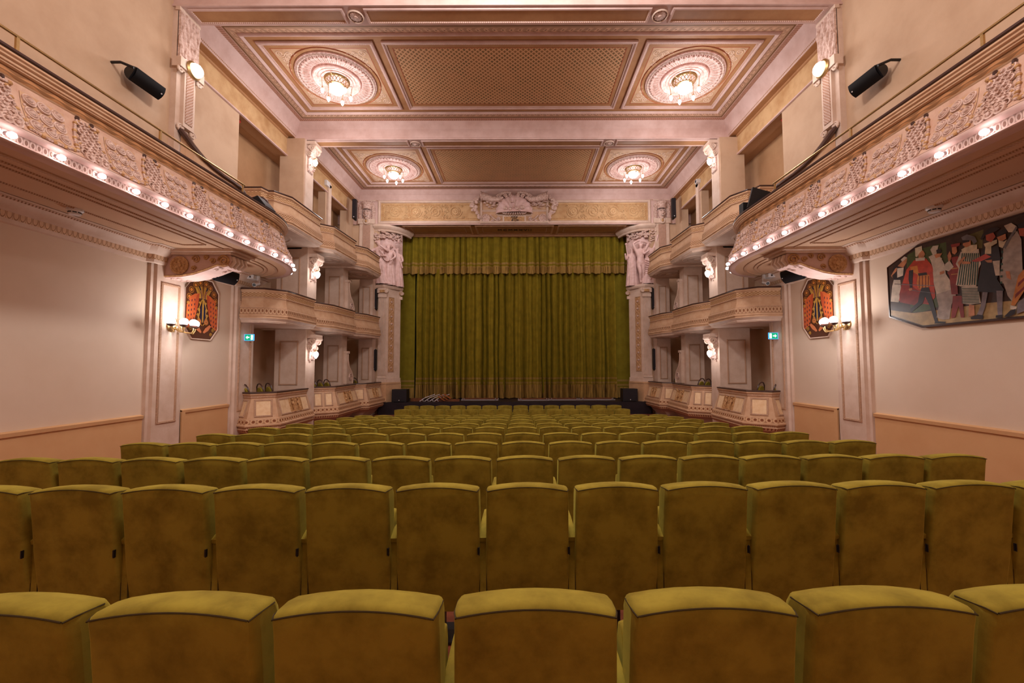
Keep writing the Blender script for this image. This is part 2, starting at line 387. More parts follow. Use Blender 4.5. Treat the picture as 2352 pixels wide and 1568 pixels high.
# ceiling: two coffered bays, a plain rear bay and two beams
m=MB()
m.box((-8.5,-3,ZC+.6),(8.5,9.05,ZC+.75),WALLU)
m.box((-8.5,9.0,ZC),(8.5,20.4,ZC+.1),BROWN)
BAYS=((9.8,14.55,12.18),(15.2,20.28,17.85))
PNL=[]
for y0,y1,yc in BAYS:
    for x0,x1,mt in((-6.88,-3.74,TAN),(3.74,6.88,TAN),(-3.48,3.48,CROSS)):
        m.quad([(x0,y1-.92,ZC-.01),(x1,y1-.92,ZC-.01),(x1,y0+.92,ZC-.01),(x0,y0+.92,ZC-.01)],mt)
struct('ceiling',m)
for i,(y0,y1,yc) in enumerate(BAYS):
    m=MB()
    path=[(-7.825,y0),(7.825,y0),(7.825,y1),(-7.825,y1)]
    m.sweep([(-7.825,9.47 if i==0 else 14.97),(7.825,9.47 if i==0 else 14.97),(7.825,y1),(-7.825,y1)],[(-.01,9.9),(.0,9.9),(.02,9.93),(.02,9.97),(.03,9.99),(.06,10.05),(.10,10.2),(.16,10.36),(.2,10.4),(.21,10.425),(.225,10.437)],
        [PINK,PINK,DENT,PINK,PINK,PINK,PINK,PINK,PINK,PINK],True)
    m.sweep(path,[(.225,10.438),(.36,10.438),(.365,10.43),(.385,10.43)],[LATT,PINK,PINK],True)
    m.sweep(path,[(.385,10.437),(.40,10.436),(.70,10.436),(.71,10.44)],[BROWN,GUIL,BROWN],True)
    m.sweep(path,[(.62,10.44),(.64,10.40),(.67,10.385),(.70,10.40),(.73,10.44)],PINK,True)
    struct('trim_%d'%(30+i),m)
    m=MB()
    ya,yb=y0+.92,y1-.92
    for x0,x1 in((-6.88,-3.74),(3.74,6.88),(-3.48,3.48)):
        m.sweep([(x0,ya),(x1,ya),(x1,yb),(x0,yb)],[(-.02,ZC-.01),(-.01,ZC-.05),(.03,ZC-.065),(.055,ZC-.05),(.06,ZC-.035),(.1,ZC-.035),(.11,ZC-.01)],[PINK,PINK,PINK,PINK,BEAD,PINK],True)
        RED=plain('brick_red_line',(168,96,58),.6) if 'brick_red_line' not in bpy.data.materials else bpy.data.materials['brick_red_line']
        m.sweep([(x0,ya),(x1,ya),(x1,yb),(x0,yb)],[(.11,ZC-.013),(.22,ZC-.013)],BROWN,True)
        m.sweep([(x0,ya),(x1,ya),(x1,yb),(x0,yb)],[(.22,ZC-.014),(.25,ZC-.014)],RED,True)
    struct('trim_%d'%(32+i),m)
    # painted scrolls round the medallions
    PSC=plain('painted_scroll',(232,200,176),.7)
    m=MB()
    for sx in(-1,1):
        for qx,qy in((1,1),(1,-1),(-1,1),(-1,-1)):
            cx=sx*5.31;hx=1.3;hy=(yb-ya)/2-.28
            for dx,dy,r,a in((.0,.0,.13,0),(.25,.03,.1,2),(.03,.27,.1,4),(.43,.06,.09,1),(.05,.47,.09,3),(.62,.03,.07,2),(.02,.66,.07,5),(.16,.17,.09,2.4)):
                p=(cx+qx*(hx-.13-dx),yc+qy*(hy-.13-dy),ZC-.014)
                m.tube(spiral(p,r,1.7,(1,0,0),(0,1,0),16,.15,a,qx*qy),.013,PSC,4,flat=.5)
    struct('trim_%d'%(34+i),m)
# beams with panelled soffits
for i,(y0,y1) in enumerate(((8.93,9.47),(14.45,14.97))):
    m=MB();x=7.9
    m.box((-x,y0,9.82),(x,y1,ZC+.7 if i==0 else ZC+.05),PINK)
    m.sweep([(-x,y0),(x,y0)],[(0,9.8),(-.03,9.8),(-.04,9.84),(-.01,9.86),(0,9.88)],PINK)
    seg=[-7.4,-3.85,-3.45,3.45,3.85,7.4]
    for a,b in((-7.3,-3.8),(-3.3,3.3),(3.8,7.3)):
        m.box((a,y0+.08,9.80),(b,y1-.08,9.825),BROWN)
        m.sweep([(a,y0+.07),(b,y0+.07),(b,y1-.07),(a,y1-.07)],[(-.02,9.82),(0,9.785),(.03,9.78),(.05,9.80)],[PINK,PINK,BEAD],True)
    struct('trim_%d'%(40+i),m)
    for sx in(-1,1):
        r=thing('beam_rosette','%s carved plaster rosette under the %s ceiling beam'%('left' if sx<0 else 'right','nearer' if i==0 else 'farther'),'rosette',(sx*3.55,(y0+y1)/2,9.8))
        q=MB();M=Matrix.Translation((sx*3.55,(y0+y1)/2,9.815))@Matrix.Rotation(PI,4,'X')
        q.lathe([(.001,.0),(.17,.0),(.19,.02),(.17,.045),(.155,.03)],TRIM,24,M);obj('rim',q,r)
        q=MB();q.lathe([(.15,.015),(.13,.035),(.05,.04),(.045,.06),(.001,.07)],ORN,48,M,wob=lambda k,i:1-.12*(k%4<2)*(i<3));obj('petals',q,r)
# front wall above and beside the stage opening
m=MB()
m.box((-9.0,20.3,8.72),(9.0,20.45,10.6),PINK)
for s in(1,-1):
    a,b=sorted((s*6.75,s*9.0));m.box((a,20.3,-1),(b,20.45,8.75),WALLU)
struct('wall_front',m)
m=MB()
m.sweep([(-7.9,20.28),(7.9,20.28)],[(0,9.95),(-.04,9.97),(-.05,10.0),(-.03,10.02),(-.04,10.1),(-.09,10.2),(-.12,10.22)],PINK)
for xa,xb in((-6.85,6.85),):
    m.frame((xa,20.3,8.76),(1,0,0),(0,0,1),xb-xa,1.22,.16,.08,TRIM,(0,-1,0))
    m.box((xa+.16,20.27,8.92),(xb-.16,20.31,9.82),GOLDW)
    m.frame((xa+.24,20.275,9.0),(1,0,0),(0,0,1),xb-xa-.48,.74,.04,.02,ORNG,(0,-1,0))
m.sweep([(-6.9,20.3),(6.9,20.3)],[(0,8.7),(-.07,8.7),(-.09,8.74),(-.03,8.77),(0,8.78)],PINK)
struct('trim_50',m)
# soffit over the stage front
m=MB();m.box((-6.3,20.3,8.72),(6.3,22.4,8.8),BROWN)
for a,b in((-5.6,-2.25),(-1.95,1.95),(2.25,5.6)):
    m.sweep([(a,20.45),(b,20.45),(b,21.75),(a,21.75)],[(-.06,8.72),(-.04,8.68),(0,8.67),(.04,8.69),(.05,8.715)],[TAN,TAN,ROPE,TAN],True)
    m.sweep([(a,20.45),(b,20.45),(b,21.75),(a,21.75)],[(.28,8.71),(.31,8.71)],[BEAD],True)
m.box((-6.3,21.82,8.62),(6.3,22.,8.8),TAN)
struct('trim_51',m)
fc=bpy.data.curves.new('inscription','FONT');fc.body='MCMXXVII';fc.size=.3;fc.extrude=.008;fc.align_x='CENTER';fc.align_y='CENTER';fc.space_character=1.25
fo=bpy.data.objects.new('inscription',fc);COL.objects.link(fo);dg=bpy.context.evaluated_depsgraph_get();fm=bpy.data.meshes.new_from_object(fo.evaluated_get(dg));bpy.data.objects.remove(fo);fo=bpy.data.objects.new('inscription',fm);COL.objects.link(fo);fm.materials.clear();fm.materials.append(BLACK);fo.location=(0,21.1,8.705);fo.rotation_euler=(PI,0,0);fo.scale=(1.05,1.15,1)
tag(fo,'black raised letters MCMXXVII under the arch above the curtain','inscription')
# dark stage house behind the curtains
m=MB()
STG=plain('stage_black',(24,20,22),.8)
m.box((-7.2,23.2,-1),(7.2,23.3,9.5),STG)
for s in(1,-1):
    a,b=sorted((s*7.1,s*7.2));m.box((a,20.45,-1),(b,23.3,9.5),STG)
m.box((-7.2,22.0,8.8),(7.2,23.3,8.9),STG)
struct('wall_stage',m)
# ================================================================== THEATRE BOXES
BOXES={3:[[(8.05,11.75),(7.28,11.75),(7.22,12.0),(7.06,12.02),(6.80,12.45),(6.78,14.28),(7.05,14.38)],
          [(7.30,14.6),(7.07,14.85),(6.70,15.16),(6.62,16.95),(6.86,17.15)],
          [(7.10,17.3),(6.86,17.5),(6.52,17.95),(6.45,19.4),(6.85,19.75)]],
       2:[[(7.95,12.05),(7.33,12.1),(6.89,12.5),(6.89,14.2),(7.1,14.38)],
          [(7.3,14.55),(7.12,14.75),(6.82,15.45),(6.72,17.22),(6.95,17.38)],
          [(7.1,17.5),(6.92,17.65),(6.6,18.18),(6.41,19.36),(6.85,19.75)]],
       1:[[(8.0,12.32),(7.62,12.12),(7.13,12.48),(7.2,14.42),(7.45,14.55)],
          [(8.0,15.0),(7.45,15.25),(6.82,15.76),(6.88,17.82),(7.2,17.95)],
          [(7.5,18.0),(7.2,18.1),(6.63,18.42),(6.55,20.05),(6.8,20.25)]]}
ZR={3:6.88,2:3.98,1:.9}
TN={3:'top tier',2:'middle tier',1:'bottom tier'};BN=['nearest the balcony','in the middle','nearest the stage']
PANEL=plaster('pale_panel',(234,204,166),(222,184,140),8,.6)
def facet(a,b,oz,d=0.):
    """plane of one parapet facet: oz=(offset,z) low and high"""
    A,B=Vector((a[0],a[1],0)),Vector((b[0],b[1],0));e=(B-A);L=e.length;e/=L;n=Vector((-e.y,e.x,0))
    (o0,z0),(o1,z1)=oz
    P=lambda u,t:A+e*u+n*(o0+(o1-o0)*t+d)+Vector((0,0,z0+(z1-z0)*t))
    return P,L,e,n
def relief_person(m,P0,ex,ez,en,h,mt,ph):
    """small standing draped figure in low relief"""
    q=lambda x,z,o:Vector(P0)+Vector(ex)*x*h+Vector(ez)*z*h+Vector(en)*o*h
    m.tube([q(.0,.02,.03),q(.02+.03*ph,.25,.05),q(0,.48,.06),q(-.02*ph,.62,.06),q(0,.78,.05)],[.11*h,.12*h,.10*h,.10*h,.045*h],mt,8)
    m.ball(q(.01*ph,.88,.05),.075*h,mt,8,6)
    m.tube([q(-.09,.74,.05),q(-.17,.6,.06),q(-.08+.06*ph,.5,.1)],[.035*h,.03*h,.025*h],mt,6)
    m.tube([q(.09,.74,.05),q(.17,.66+.1*ph,.06),q(.14,.8+.12*ph,.07)],[.035*h,.03*h,.022*h],mt,6)
    for k in range(4): m.tube([q(-.09+.05*k,.03,.09),q(-.06+.04*k,.3,.12),q(-.05+.03*k,.5,.1)],.018*h,mt,5)
def fc_frame(m,P,e,n,u0,u1,t0,t1,wd,dp,mt):
    a=P(u0,t0);b=P(u1,t0);c=P(u0,t1);ex=(b-a).normalized();ey=(c-a).normalized()
    m.frame(a,ex,ey,(b-a).length,(c-a).length,wd,dp,mt,n)
for s,side in SIDES:
    for tier in(3,2,1):
        zr=ZR[tier]
        for bi,pts in enumerate(BOXES[tier]):
            r=thing('theatre_box','ornate theatre box on the %s side, %s, the one %s'%(side,TN[tier],BN[bi]),'theatre box',(s*pts[2][0],pts[2][1],zr-1.05),'theatre boxes on the %s wall'%side)
            # rail
            m=MB(s);m.sweep(pts,[(-.16,zr-.05),(.04,zr-.05),(.065,zr-.03),(.06,zr-.005),(.04,zr),(-.14,zr),(-.16,zr-.05)],DKW,cap=True);obj('rail',m,r)
            m=MB(s)
            if tier>1:
                prof=[(-.12,zr-.05),(.05,zr-.05),(.045,zr-.09),(.01,zr-.12),(.01,zr-.14),(.0,zr-.26),(.025,zr-.27),(.025,zr-.30),(.0,zr-.31),(.01,zr-.45),(.05,zr-.58),(.05,zr-.60),(.075,zr-.62),(.075,zr-.78),(.10,zr-.80),(.10,zr-.84),(.07,zr-.85),(.09,zr-.90),(.02,zr-.97),(.02,zr-1.0),(-.02,zr-1.03)]
                ms=[TAN,TAN,TAN,TAN,CHECK,TAN,ROPE,TAN,TAN,TAN,ROPE,TAN,(BUDS if tier==2 else FLOW),TAN,TAN,TAN,TAN,TRIM,TRIM,TRIM]
                m.sweep(pts,prof,ms)
                m.sweep(pts,[(-.12,zr-1.03),(-.12,zr-.05)],TAN)
                obj('parapet',m,r)
                m=MB(s);poly=[(p[0],p[1]) for p in pts];zs=zr-1.03
                back=[(8.9,pts[-1][1]),(8.9,pts[0][1])]
                pp=poly+back
                m.prism(pp,'z',zs,zs+.12,TRIM)
                cx,cy=(pts[2][0]+.6,(pts[2][1]+pts[-2][1])/2)
                M=Matrix.Translation((cx,cy,zs))@Matrix.Rotation(PI,4,'X')
                if bi>0 or tier==3: m.lathe([(.62,0),(.6,.03),(.55,.03),(.53,.01),(.4,.012),(.38,.035),(.33,.035),(.31,.012),(.15,.015),(.12,.05),(.001,.06)],TRIM,28,M)
                obj('floor_slab',m,r)
            else:
                prof=[(-.12,zr-.05),(.05,zr-.05),(.05,zr-.08),(.02,zr-.12),(.02,zr-.17),(.0,zr-.19),(.16,zr-.76),(.19,zr-.77),(.2,zr-.80),(.22,zr-.92),(.25,zr-.94),(.25,zr-.98),(.20,zr-1.0),(.20,zr-1.05),(.23,zr-1.07),(.17,zr-1.16),(.10,zr-1.18)]
                ms=[TAN,TAN,TAN,ROPE,TAN,TAN,TAN,TAN,EGGB,TAN,TAN,TAN,ROPE,TAN,TONG,TAN]
                m.sweep(pts,prof,ms);m.sweep(pts,[(-.12,zr-1.2),(-.12,zr-.05)],TAN);obj('parapet',m,r)
                # bead-framed panels and the relief scene on the long facet
                m=MB(s);pms=[]
                fac=((0,1,1),(1,2,2 if bi==1 else 1),(2,3,0))
                for i,j,np in fac:
                    P,L,e,n=facet(pts[i],pts[j],((.16,zr-.76),(.0,zr-.19)),.004)
                    if L<.3: continue
                    for k in range(np):
                        u0=.07+k*(L-.07)/np;u1=(k+1)*(L-.07)/np
                        fc_frame(m,P,e,n,u0,u1,.06,.95,.05,.022,ROPE)
                        pm=MB(s);pms.append(pm);pm.quad([P(u0+.045,.12),P(u1-.045,.12),P(u1-.045,.89),P(u0+.045,.89)],PANEL)
                    if np==0:
                        fc_frame(m,P,e,n,.08,L-.06,.06,.95,.05,.022,ROPE)
                        pm=MB(s);pms.append(pm);pm.quad([P(.13,.12),P(L*.36,.12),P(L*.36,.89),P(.13,.89)],PANEL);pm=MB(s);pms.append(pm);pm.quad([P(L*.72,.12),P(L-.11,.12),P(L-.11,.89),P(L*.72,.89)],PANEL)
                        fm=MB(s);ez=(P(0,1)-P(0,0)).normalized()
                        u0,u1=L*.36,L*.72
                        fm.quad([P(u0,.08),P(u1,.08),P(u1,.93),P(u0,.93)],ORNG)
                        for u in(u0,(u0+u1)/2,u1): fm.tube([P(u,.08)+n*.012,P(u,.93)+n*.012],.018,ORNG,6)
                        if bi==1:
                            for a,b in((.04,.96),(.96,.04)): fm.tube([P(u0+(u1-u0)*a,.12)+n*.02,P((u0+u1)/2,.5)+n*.03,P(u0+(u1-u0)*b,.9)+n*.02],.022,ORNG,6)
                            for k in range(14): fm.ball(P(u0+(u1-u0)*rnd.random(),.12+.75*rnd.random())+n*.015,.03+.03*rnd.random(),ORNG,7,5)
                        for k,ph in((.25,1),(.75,-1)): relief_person(fm,P(u0+(u1-u0)*k,.1),e,ez,n,.47,ORNG,ph)
                        obj('relief_panel',fm,r,label='carved relief of draped figures')
                obj('panel_frames',m,r)
                for pm in pms: obj('panel',pm,r,0)
                # corbel carrying the box
                m=MB(s);m.sweep(pts,[(.1,zr-1.18),(-.02,zr-1.22),(-.12,zr-1.35),(-.35,zr-1.6),(-.45,zr-1.75)],[TRIM]*4)
                poly=[(p[0],p[1]) for p in pts]+[(8.9,pts[-1][1]),(8.9,pts[0][1])]
                m.prism(poly,'z',.1,.16,DARKIN);m.box((7.45,pts[0][1]+.2,-.9),(8.3,pts[-1][1],-.25),TRIM)
                obj('corbel',m,r)

# ================================================================== SIDE BALCONIES
XB=5.93;YE=10.35;EA,EB=1.98,2.35
def bal(u):
    """plan point and outward normal of the balcony front at arc length u from y=3.2"""
    L0=YE-3.2
    if u<=L0: return (XB,3.2+u),(-1.,0.)
    t=0.;a=u-L0;N=200;x0,y0=XB,YE
    for i in range(1,N+1):
        w=PI/2*i/N;x=XB+EA*(1-math.cos(w));y=YE+EB*math.sin(w);d=math.hypot(x-x0,y-y0)
        if a<=d: break
        a-=d;x0,y0=x,y
    tx,ty=x-x0,y-y0;l=math.hypot(tx,ty) or 1
    return (x0+tx/l*a,y0+ty/l*a),(-ty/l,tx/l)
LB=YE-3.2+3.05
FASC=plaster('fascia_stucco',(212,178,158),(192,150,128),5,.5,.2)
BULB=emis('lit_bulb',(255,240,242),10)
def fas(z):   # outward offset of the fascia's face at height z
    t=(z-4.62)/.66;return .0-.24*t-.05*math.sin(PI*min(max(t,0),1))
for s,side in SIDES:
    r=thing('balcony','curved %s side balcony front with stucco roundels, garlands and a row of bulbs'%side,'balcony',(s*XB,7.,4.35))
    N=70;path=[bal(LB*i/N)[0] for i in range(N+1)]
    m=MB(s)
    prof=[(-2.6,4.36),(-.42,4.36),(-.42,4.34),(-.36,4.34),(-.36,4.36),(-.14,4.36),(-.06,4.35),(.01,4.36),(.03,4.385),(.02,4.40),(-.03,4.405),(-.035,4.43),(-.035,4.53),(-.01,4.54),(.02,4.555),(.03,4.58),(.02,4.605),(-.02,4.62)]
    ms=[SOFF,SOFF,ROPE,SOFF,SOFF,PINK,PINK,PINK,PINK,BEAD,PINK,CHAN,PINK,PINK,PINK,PINK,PINK]
    m.sweep(path[:],prof[1:],ms[1:]);zz=[4.62,4.74,4.86,4.98,5.1,5.2,5.28]
    m.sweep(path,[(fas(z),z) for z in zz],FASC)
    m.sweep(path,[(-.24,5.28),(-.22,5.30),(-.21,5.35),(-.23,5.36),(-.23,5.42),(-.19,5.43),(-.19,5.45),(-.17,5.455),(-.17,5.49),(-.14,5.50),(-.14,5.53),(-.115,5.54),(-.115,5.565),(-.16,5.57)],[TAN,WAVE,TAN,WAVE,TAN,TAN,TAN,TAN,TAN,TAN,TAN,TAN,TAN])
    m.sweep(path,[(-.5,5.57),(-.5,4.8)],TAN)
    obj('fascia',m,r,50)
    # soffit plate and balcony deck back to the wall
    m=MB(s)
    for i in range(N):
        (a,b),(c,d)=path[i],path[i+1];na=bal(LB*i/N)[1];nb=bal(LB*(i+1)/N)[1]
        pa=(a-na[0]*.42,b-na[1]*.42);pb=(c-nb[0]*.42,d-nb[1]*.42)
        if pa[0]<8.1: m.quad([(8.1,max(pb[1],-3),4.36),(8.1,pa[1],4.36),(pa[0],pa[1],4.36),(min(pb[0],8.1),pb[1],4.36)],SOFF)
        m.quad([(a+.3,b,4.75),(8.1,b,4.75),(8.1,d,4.75),(c+.3,d,4.75)],DARKIN)
    m.quad([(8.1,3.2,4.36),(8.1,-3,4.36),(XB+.3,-3,4.36),(XB+.3,3.2,4.36)],SOFF)
    # thin double mouldings on the soffit
    for o in(.62,.78):
        pth=[(XB+o,3.2),(XB+o,YE)]+[(XB+EA-(EA-o)*math.cos(w),YE+(EB-o)*math.sin(w)) for w in [PI/2*k/14 for k in range(1,10)]]
        if o>.7: pth=[(XB+o,3.2),(XB+o,9.0)]
        m.sweep(pth,[(-.02,4.36),(-.012,4.338),(.012,4.338),(.02,4.36)],ROPE)
    m.sweep([(XB+.78,9.0),(7.2,9.0),(7.32,8.75),(7.32,3.2)],[(-.02,4.36),(-.012,4.338),(.012,4.338),(.02,4.36)],ROPE)
    pth=[(7.3,10.35),(XB+.8,10.35)]+[(XB+EA-(EA-.8)*math.cos(w),YE+.35+(EB-1.1)*math.sin(w)) for w in [PI/2*k/10 for k in range(0,11)]]
    m.sweep(pth,[(-.02,4.36),(-.012,4.338),(.012,4.338),(.02,4.36)],ROPE)
    obj('soffit',m,r)
    m=MB(s);m.sweep(path,[(-.56,5.57),(-.17,5.57),(-.12,5.60),(-.12,5.63),(-.17,5.66),(-.5,5.66),(-.56,5.57)],DKW,cap=True);obj('rail',m,r,50,label='dark polished wooden rail')
    # ornaments
    def surf(u,z,o=0.):
        (x,y),n=bal(u);d=fas(z)+o;return Vector((x+n[0]*d,y+n[1]*d,z))
    per=1.07;u=.55-per;bayno=0
    while u<LB-.35:
        uc=u+per*.5
        if uc-.3>0 and uc+.3<LB:
            q=MB(s)
            for i in range(3):
                for j in range(3):
                    uu=uc+(i-1)*.165;zc=4.77+j*.172
                    c=surf(uu,zc,.0);(_,n)=bal(uu);nn=Vector((n[0],n[1],.38)).normalized()
                    X=Vector((0,0,1)).cross(nn).normalized();Y=nn.cross(X)
                    M=Matrix(((X.x,Y.x,nn.x,c.x),(X.y,Y.y,nn.y,c.y),(X.z,Y.z,nn.z,c.z),(0,0,0,1)))
                    q.lathe([(.084,0),(.080,.024),(.066,.026),(.062,.012),(.050,.032),(.040,.032),(.036,.018),(.024,.040),(.012,.046),(.001,.048)],ORN,18,M)
            for i in range(4):
                for j in range(2):
                    q.ball(surf(uc-.075*3+.15*i,4.86+.165*j,.01),.02,ORN,6,4)
            for i in range(6):
                ua=uc-.255+.085*i;ub_=ua+.085
                for z0,z1 in((4.685,4.85),(4.85,5.02),(5.02,5.2)): q.quad([surf(ua,z0,.006),surf(ub_,z0,.006),surf(ub_,z1,.006),surf(ua,z1,.006)],TAN)
            obj('roundel_panel',q,r)
        # flower column between the roundels
        fu=u+per
        if .2<fu<LB-.2:
            q=MB(s)
            for k in range(26):
                row=k//3;zz_=4.66+row*.066;dx=(k%3-1)*(.105 if row<3 else .085)+(.04 if row%2 else 0)
                rr=(.06 if row<3 else .048)+.012*rnd.random();c=surf(fu+dx,zz_,.008)
                (_,n)=bal(fu+dx);nn=Vector((n[0],n[1],.35)).normalized();X=Vector((0,0,1)).cross(nn).normalized();Y=nn.cross(X)
                M=Matrix(((X.x,Y.x,nn.x,c.x),(X.y,Y.y,nn.y,c.y),(X.z,Y.z,nn.z,c.z),(0,0,0,1)))
                q.lathe([(rr,0),(rr*.95,.025),(rr*.7,.03),(rr*.6,.014),(rr*.35,.016),(rr*.3,.046),(.001,.054)],ORN,10,M)
            for sg in(-1,1):
                for zb,r0 in((4.72,.06),(4.84,.05)):
                    c=surf(fu+sg*.15,zb,.02);(_,n)=bal(fu+sg*.15);ex=Vector((-n[1],n[0],0))*sg
                    q.tube(spiral(c,r0,1.4,ex,(0,0,1),14,.2,-PI/2),.012,ORN,5)
                q.ball(surf(fu+sg*.1,5.25,.01),.03,DKW,7,5,(1,1,1.3))
            obj('flower_column',q,r)
        # beaded garlands hung between them
        if .3<uc<LB-.3:
            q=MB(s)
            for (ua,za),(ub,zb),sag in (((uc-.40,5.16),(uc-.28,4.67),.0),((uc+.40,5.16),(uc+.3,4.72),.0),((uc-.28,4.68),(uc+.3,4.7),.05),((uc-.62,5.2),(uc-.36,5.22),0),((uc+.3,4.72),(uc+.42,4.9),0)):
                K=max(5,int(math.hypot(ub-ua,zb-za)/.032))
                for k in range(K+1):
                    t=k/K;uu=ua+(ub-ua)*t;z_=za+(zb-za)*t-sag*4*t*(1-t)
                    if uu<.05 or uu>LB-.05: continue
                    q.ball(surf(uu,max(z_,4.635),.015),.021 if k%4 else .031,ORN if k%4 else ORNG,6,4)
            if q.v: obj('garland',q,r)
        u+=per
    # bulbs in the channel
    ub=.02;k=0
    while ub<LB-.1:
        (x,y),n=bal(ub)
        q=MB(s);c=Vector((x-n[0]*.02,y-n[1]*.02,4.47));d=Vector((n[0],n[1],-.25)).normalized()
        M=Matrix.Translation(c)@d.to_track_quat('Z','Y').to_matrix().to_4x4()
        q.lathe([(.03,0),(.032,.03),(.028,.04)],GREY,10,M);so=obj('bulb_socket',q,r)
        q=MB(s);q.lathe([(.02,.035),(.036,.06),(.042,.085),(.034,.112),(.018,.125),(.001,.128)],BULB,10,M);obj('light_bulb',q,r)
        ub+=.5375
    # brass safety rail
    b=thing('brass_handrail','slim brass rail on short posts above the %s balcony front'%side,'handrail',(s*6.45,7.,5.66))
    m=MB(s);m.tube([(6.47,3.0,6.08),(6.47,9.86,6.08)],.021,BRASS,10);obj('rail',m,b)
    for y in(5.3,7.5,9.8):
        m=MB(s);m.box((6.455,y-.018,5.655),(6.485,y+.018,6.075),BRASS);obj('post',m,b)
    # swan-neck partition cap
    w=thing('curved_partition','%s dark wooden swan-neck partition cap sweeping down from the pilaster'%side,'partition',(s*7.3,9.1,5.0))
    m=MB(s)
    cur=[(7.42,9.08,7.0),(7.32,9.12,6.86),(7.2,9.2,6.66),(7.08,9.32,6.48),(6.96,9.48,6.33),(6.84,9.66,6.22),(6.72,9.82,6.14),(6.62,9.92,6.06),(6.56,9.97,5.92),(6.55,9.98,5.7)]
    m.tube(cur,[.11,.12,.11,.095,.085,.08,.08,.09,.10,.09],DKW,10,flat=.55);obj('cap_rail',m,w)
    m=MB(s)
    for a,c in zip(cur[:-1],cur[1:]): m.quad([(a[0],a[1],4.76),(c[0],c[1],4.76),(c[0],c[1],c[2]),(a[0],a[1],a[2])],TAN)
    obj('panel',m,w)
    m=MB(s);m.tube([(6.62,10.55,6.05),(6.5,10.6,6.06),(6.42,10.64,5.98),(6.38,10.66,5.84),(6.37,10.67,5.7)],[.07,.085,.1,.1,.08],DKW,10,flat=.6)
    w2=obj('scrolled_bench_end',m);tag(w2,'dark wooden scrolled bench end behind the tip of the %s balcony rail'%side,'bench end')
# ================================================================== STAGE AND PROSCENIUM
STAGEB=plaster('black_stage_paint',(40,30,36),(30,22,26),2.5,.5,.1)
m=MB();m.box((-6.6,20.0,-.9),(6.6,23.2,-.1),STAGEB)
t=obj('stage_platform',m);tag(t,'low black stage platform in front of the green curtain','stage');t['kind']='structure'
PIER=plaster('pier_stone',(206,166,128),(186,146,110),2.,.7,.1)
def figure(name,parent,s,O,h,J,R_,mt,links=None):
    """one continuous body grown from a skeleton: J {joint:(x,y,z)} in body heights, links: pairs"""
    names=list(J);me=bpy.data.meshes.new(name)
    me.from_pydata([(s*(O[0]+J[n][0]*h),O[1]+J[n][1]*h,O[2]+J[n][2]*h) for n in names],[(names.index(a),names.index(b)) for a,b in links],[])
    o=bpy.data.objects.new(name,me);COL.objects.link(o);me.materials.append(mt)
    o.parent=parent;o.matrix_parent_inverse=Matrix.Translation(parent.location).inverted()
    sk=o.modifiers.new('skin','SKIN');sk.use_smooth_shade=True
    for n,v in zip(names,me.skin_vertices[0].data):
        r=R_[n]*h;v.radius=(r,r);v.use_root=(n=='pelvis')
    ss=o.modifiers.new('sub','SUBSURF');ss.levels=1;ss.render_levels=1
    hm=MB(s);hd=Vector(J['crown'])*h+Vector(O)
    for k in range(9): hm.ball((hd.x+.05*h*math.cos(k*2.4)*(k%3)/2,hd.y+.012*h+.03*h*math.sin(k*2.4),hd.z-.012*h*(k%4)),.028*h,mt,6,4)
    hh=obj('hair',hm,o);hh.parent=o;hh.matrix_parent_inverse=Matrix()
    return o
LK=[('pelvis','waist'),('waist','chest'),('chest','neck'),('neck','head'),('head','crown'),('chest','shl'),('shl','ell'),('ell','wrl'),('wrl','hal'),('chest','shr'),('shr','elr'),('elr','wrr'),('wrr','har'),('pelvis','hil'),('hil','knl'),('knl','anl'),('anl','fol'),('pelvis','hir'),('hir','knr'),('knr','anr'),('anr','for')]
RD=dict(pelvis=.082,waist=.066,chest=.085,neck=.03,head=.056,crown=.04,shl=.042,ell=.03,wrl=.022,hal=.024,shr=.042,elr=.03,wrr=.022,har=.024,hil=.068,knl=.044,anl=.026,fol=.024,hir=.068,knr=.044,anr=.026);RD['for']=.024
def pose(**k):
    J=dict(pelvis=(0,0,.52),waist=(0,0,.62),chest=(0,0,.74),neck=(0,0,.835),head=(0,-.01,.9),crown=(0,-.005,.95),shl=(-.11,0,.79),ell=(-.15,-.02,.64),wrl=(-.16,-.06,.5),hal=(-.16,-.07,.45),shr=(.11,0,.79),elr=(.15,-.02,.64),wrr=(.16,-.06,.5),har=(.16,-.07,.45),hil=(-.055,0,.48),knl=(-.055,-.03,.27),anl=(-.05,0,.05),fol=(-.05,-.07,.015),hir=(.055,0,.48),knr=(.055,-.03,.27),anr=(.05,0,.05));J['for']=(.05,-.07,.015)
    J.update(k);return J
def drape(m,O,h,path,rad,folds,mt,s):
    """folded cloth wrapped down from the hips: stacked rings with radial pleats"""
    vs=[];n=66;K=len(path)
    for i,((x,y,z),r) in enumerate(zip(path,rad)):
        for k in range(n):
            w=2*PI*k/n;q=r*(1+folds*1.5*(abs(math.sin(w*5.5+i*.35+x*3))-.5)*(.4+.6*i/K))
            vs.append((O[0]+(x+q*math.cos(w))*h,O[1]+(y+.7*q*math.sin(w))*h,O[2]+z*h))
    m.add(vs,[(i*n+k,i*n+(k+1)%n,(i+1)*n+(k+1)%n,(i+1)*n+k) for i in range(K-1) for k in range(n)],mt)
STAT=plaster('statue_plaster',(226,194,190),(206,170,160),6,.5,.1,30)
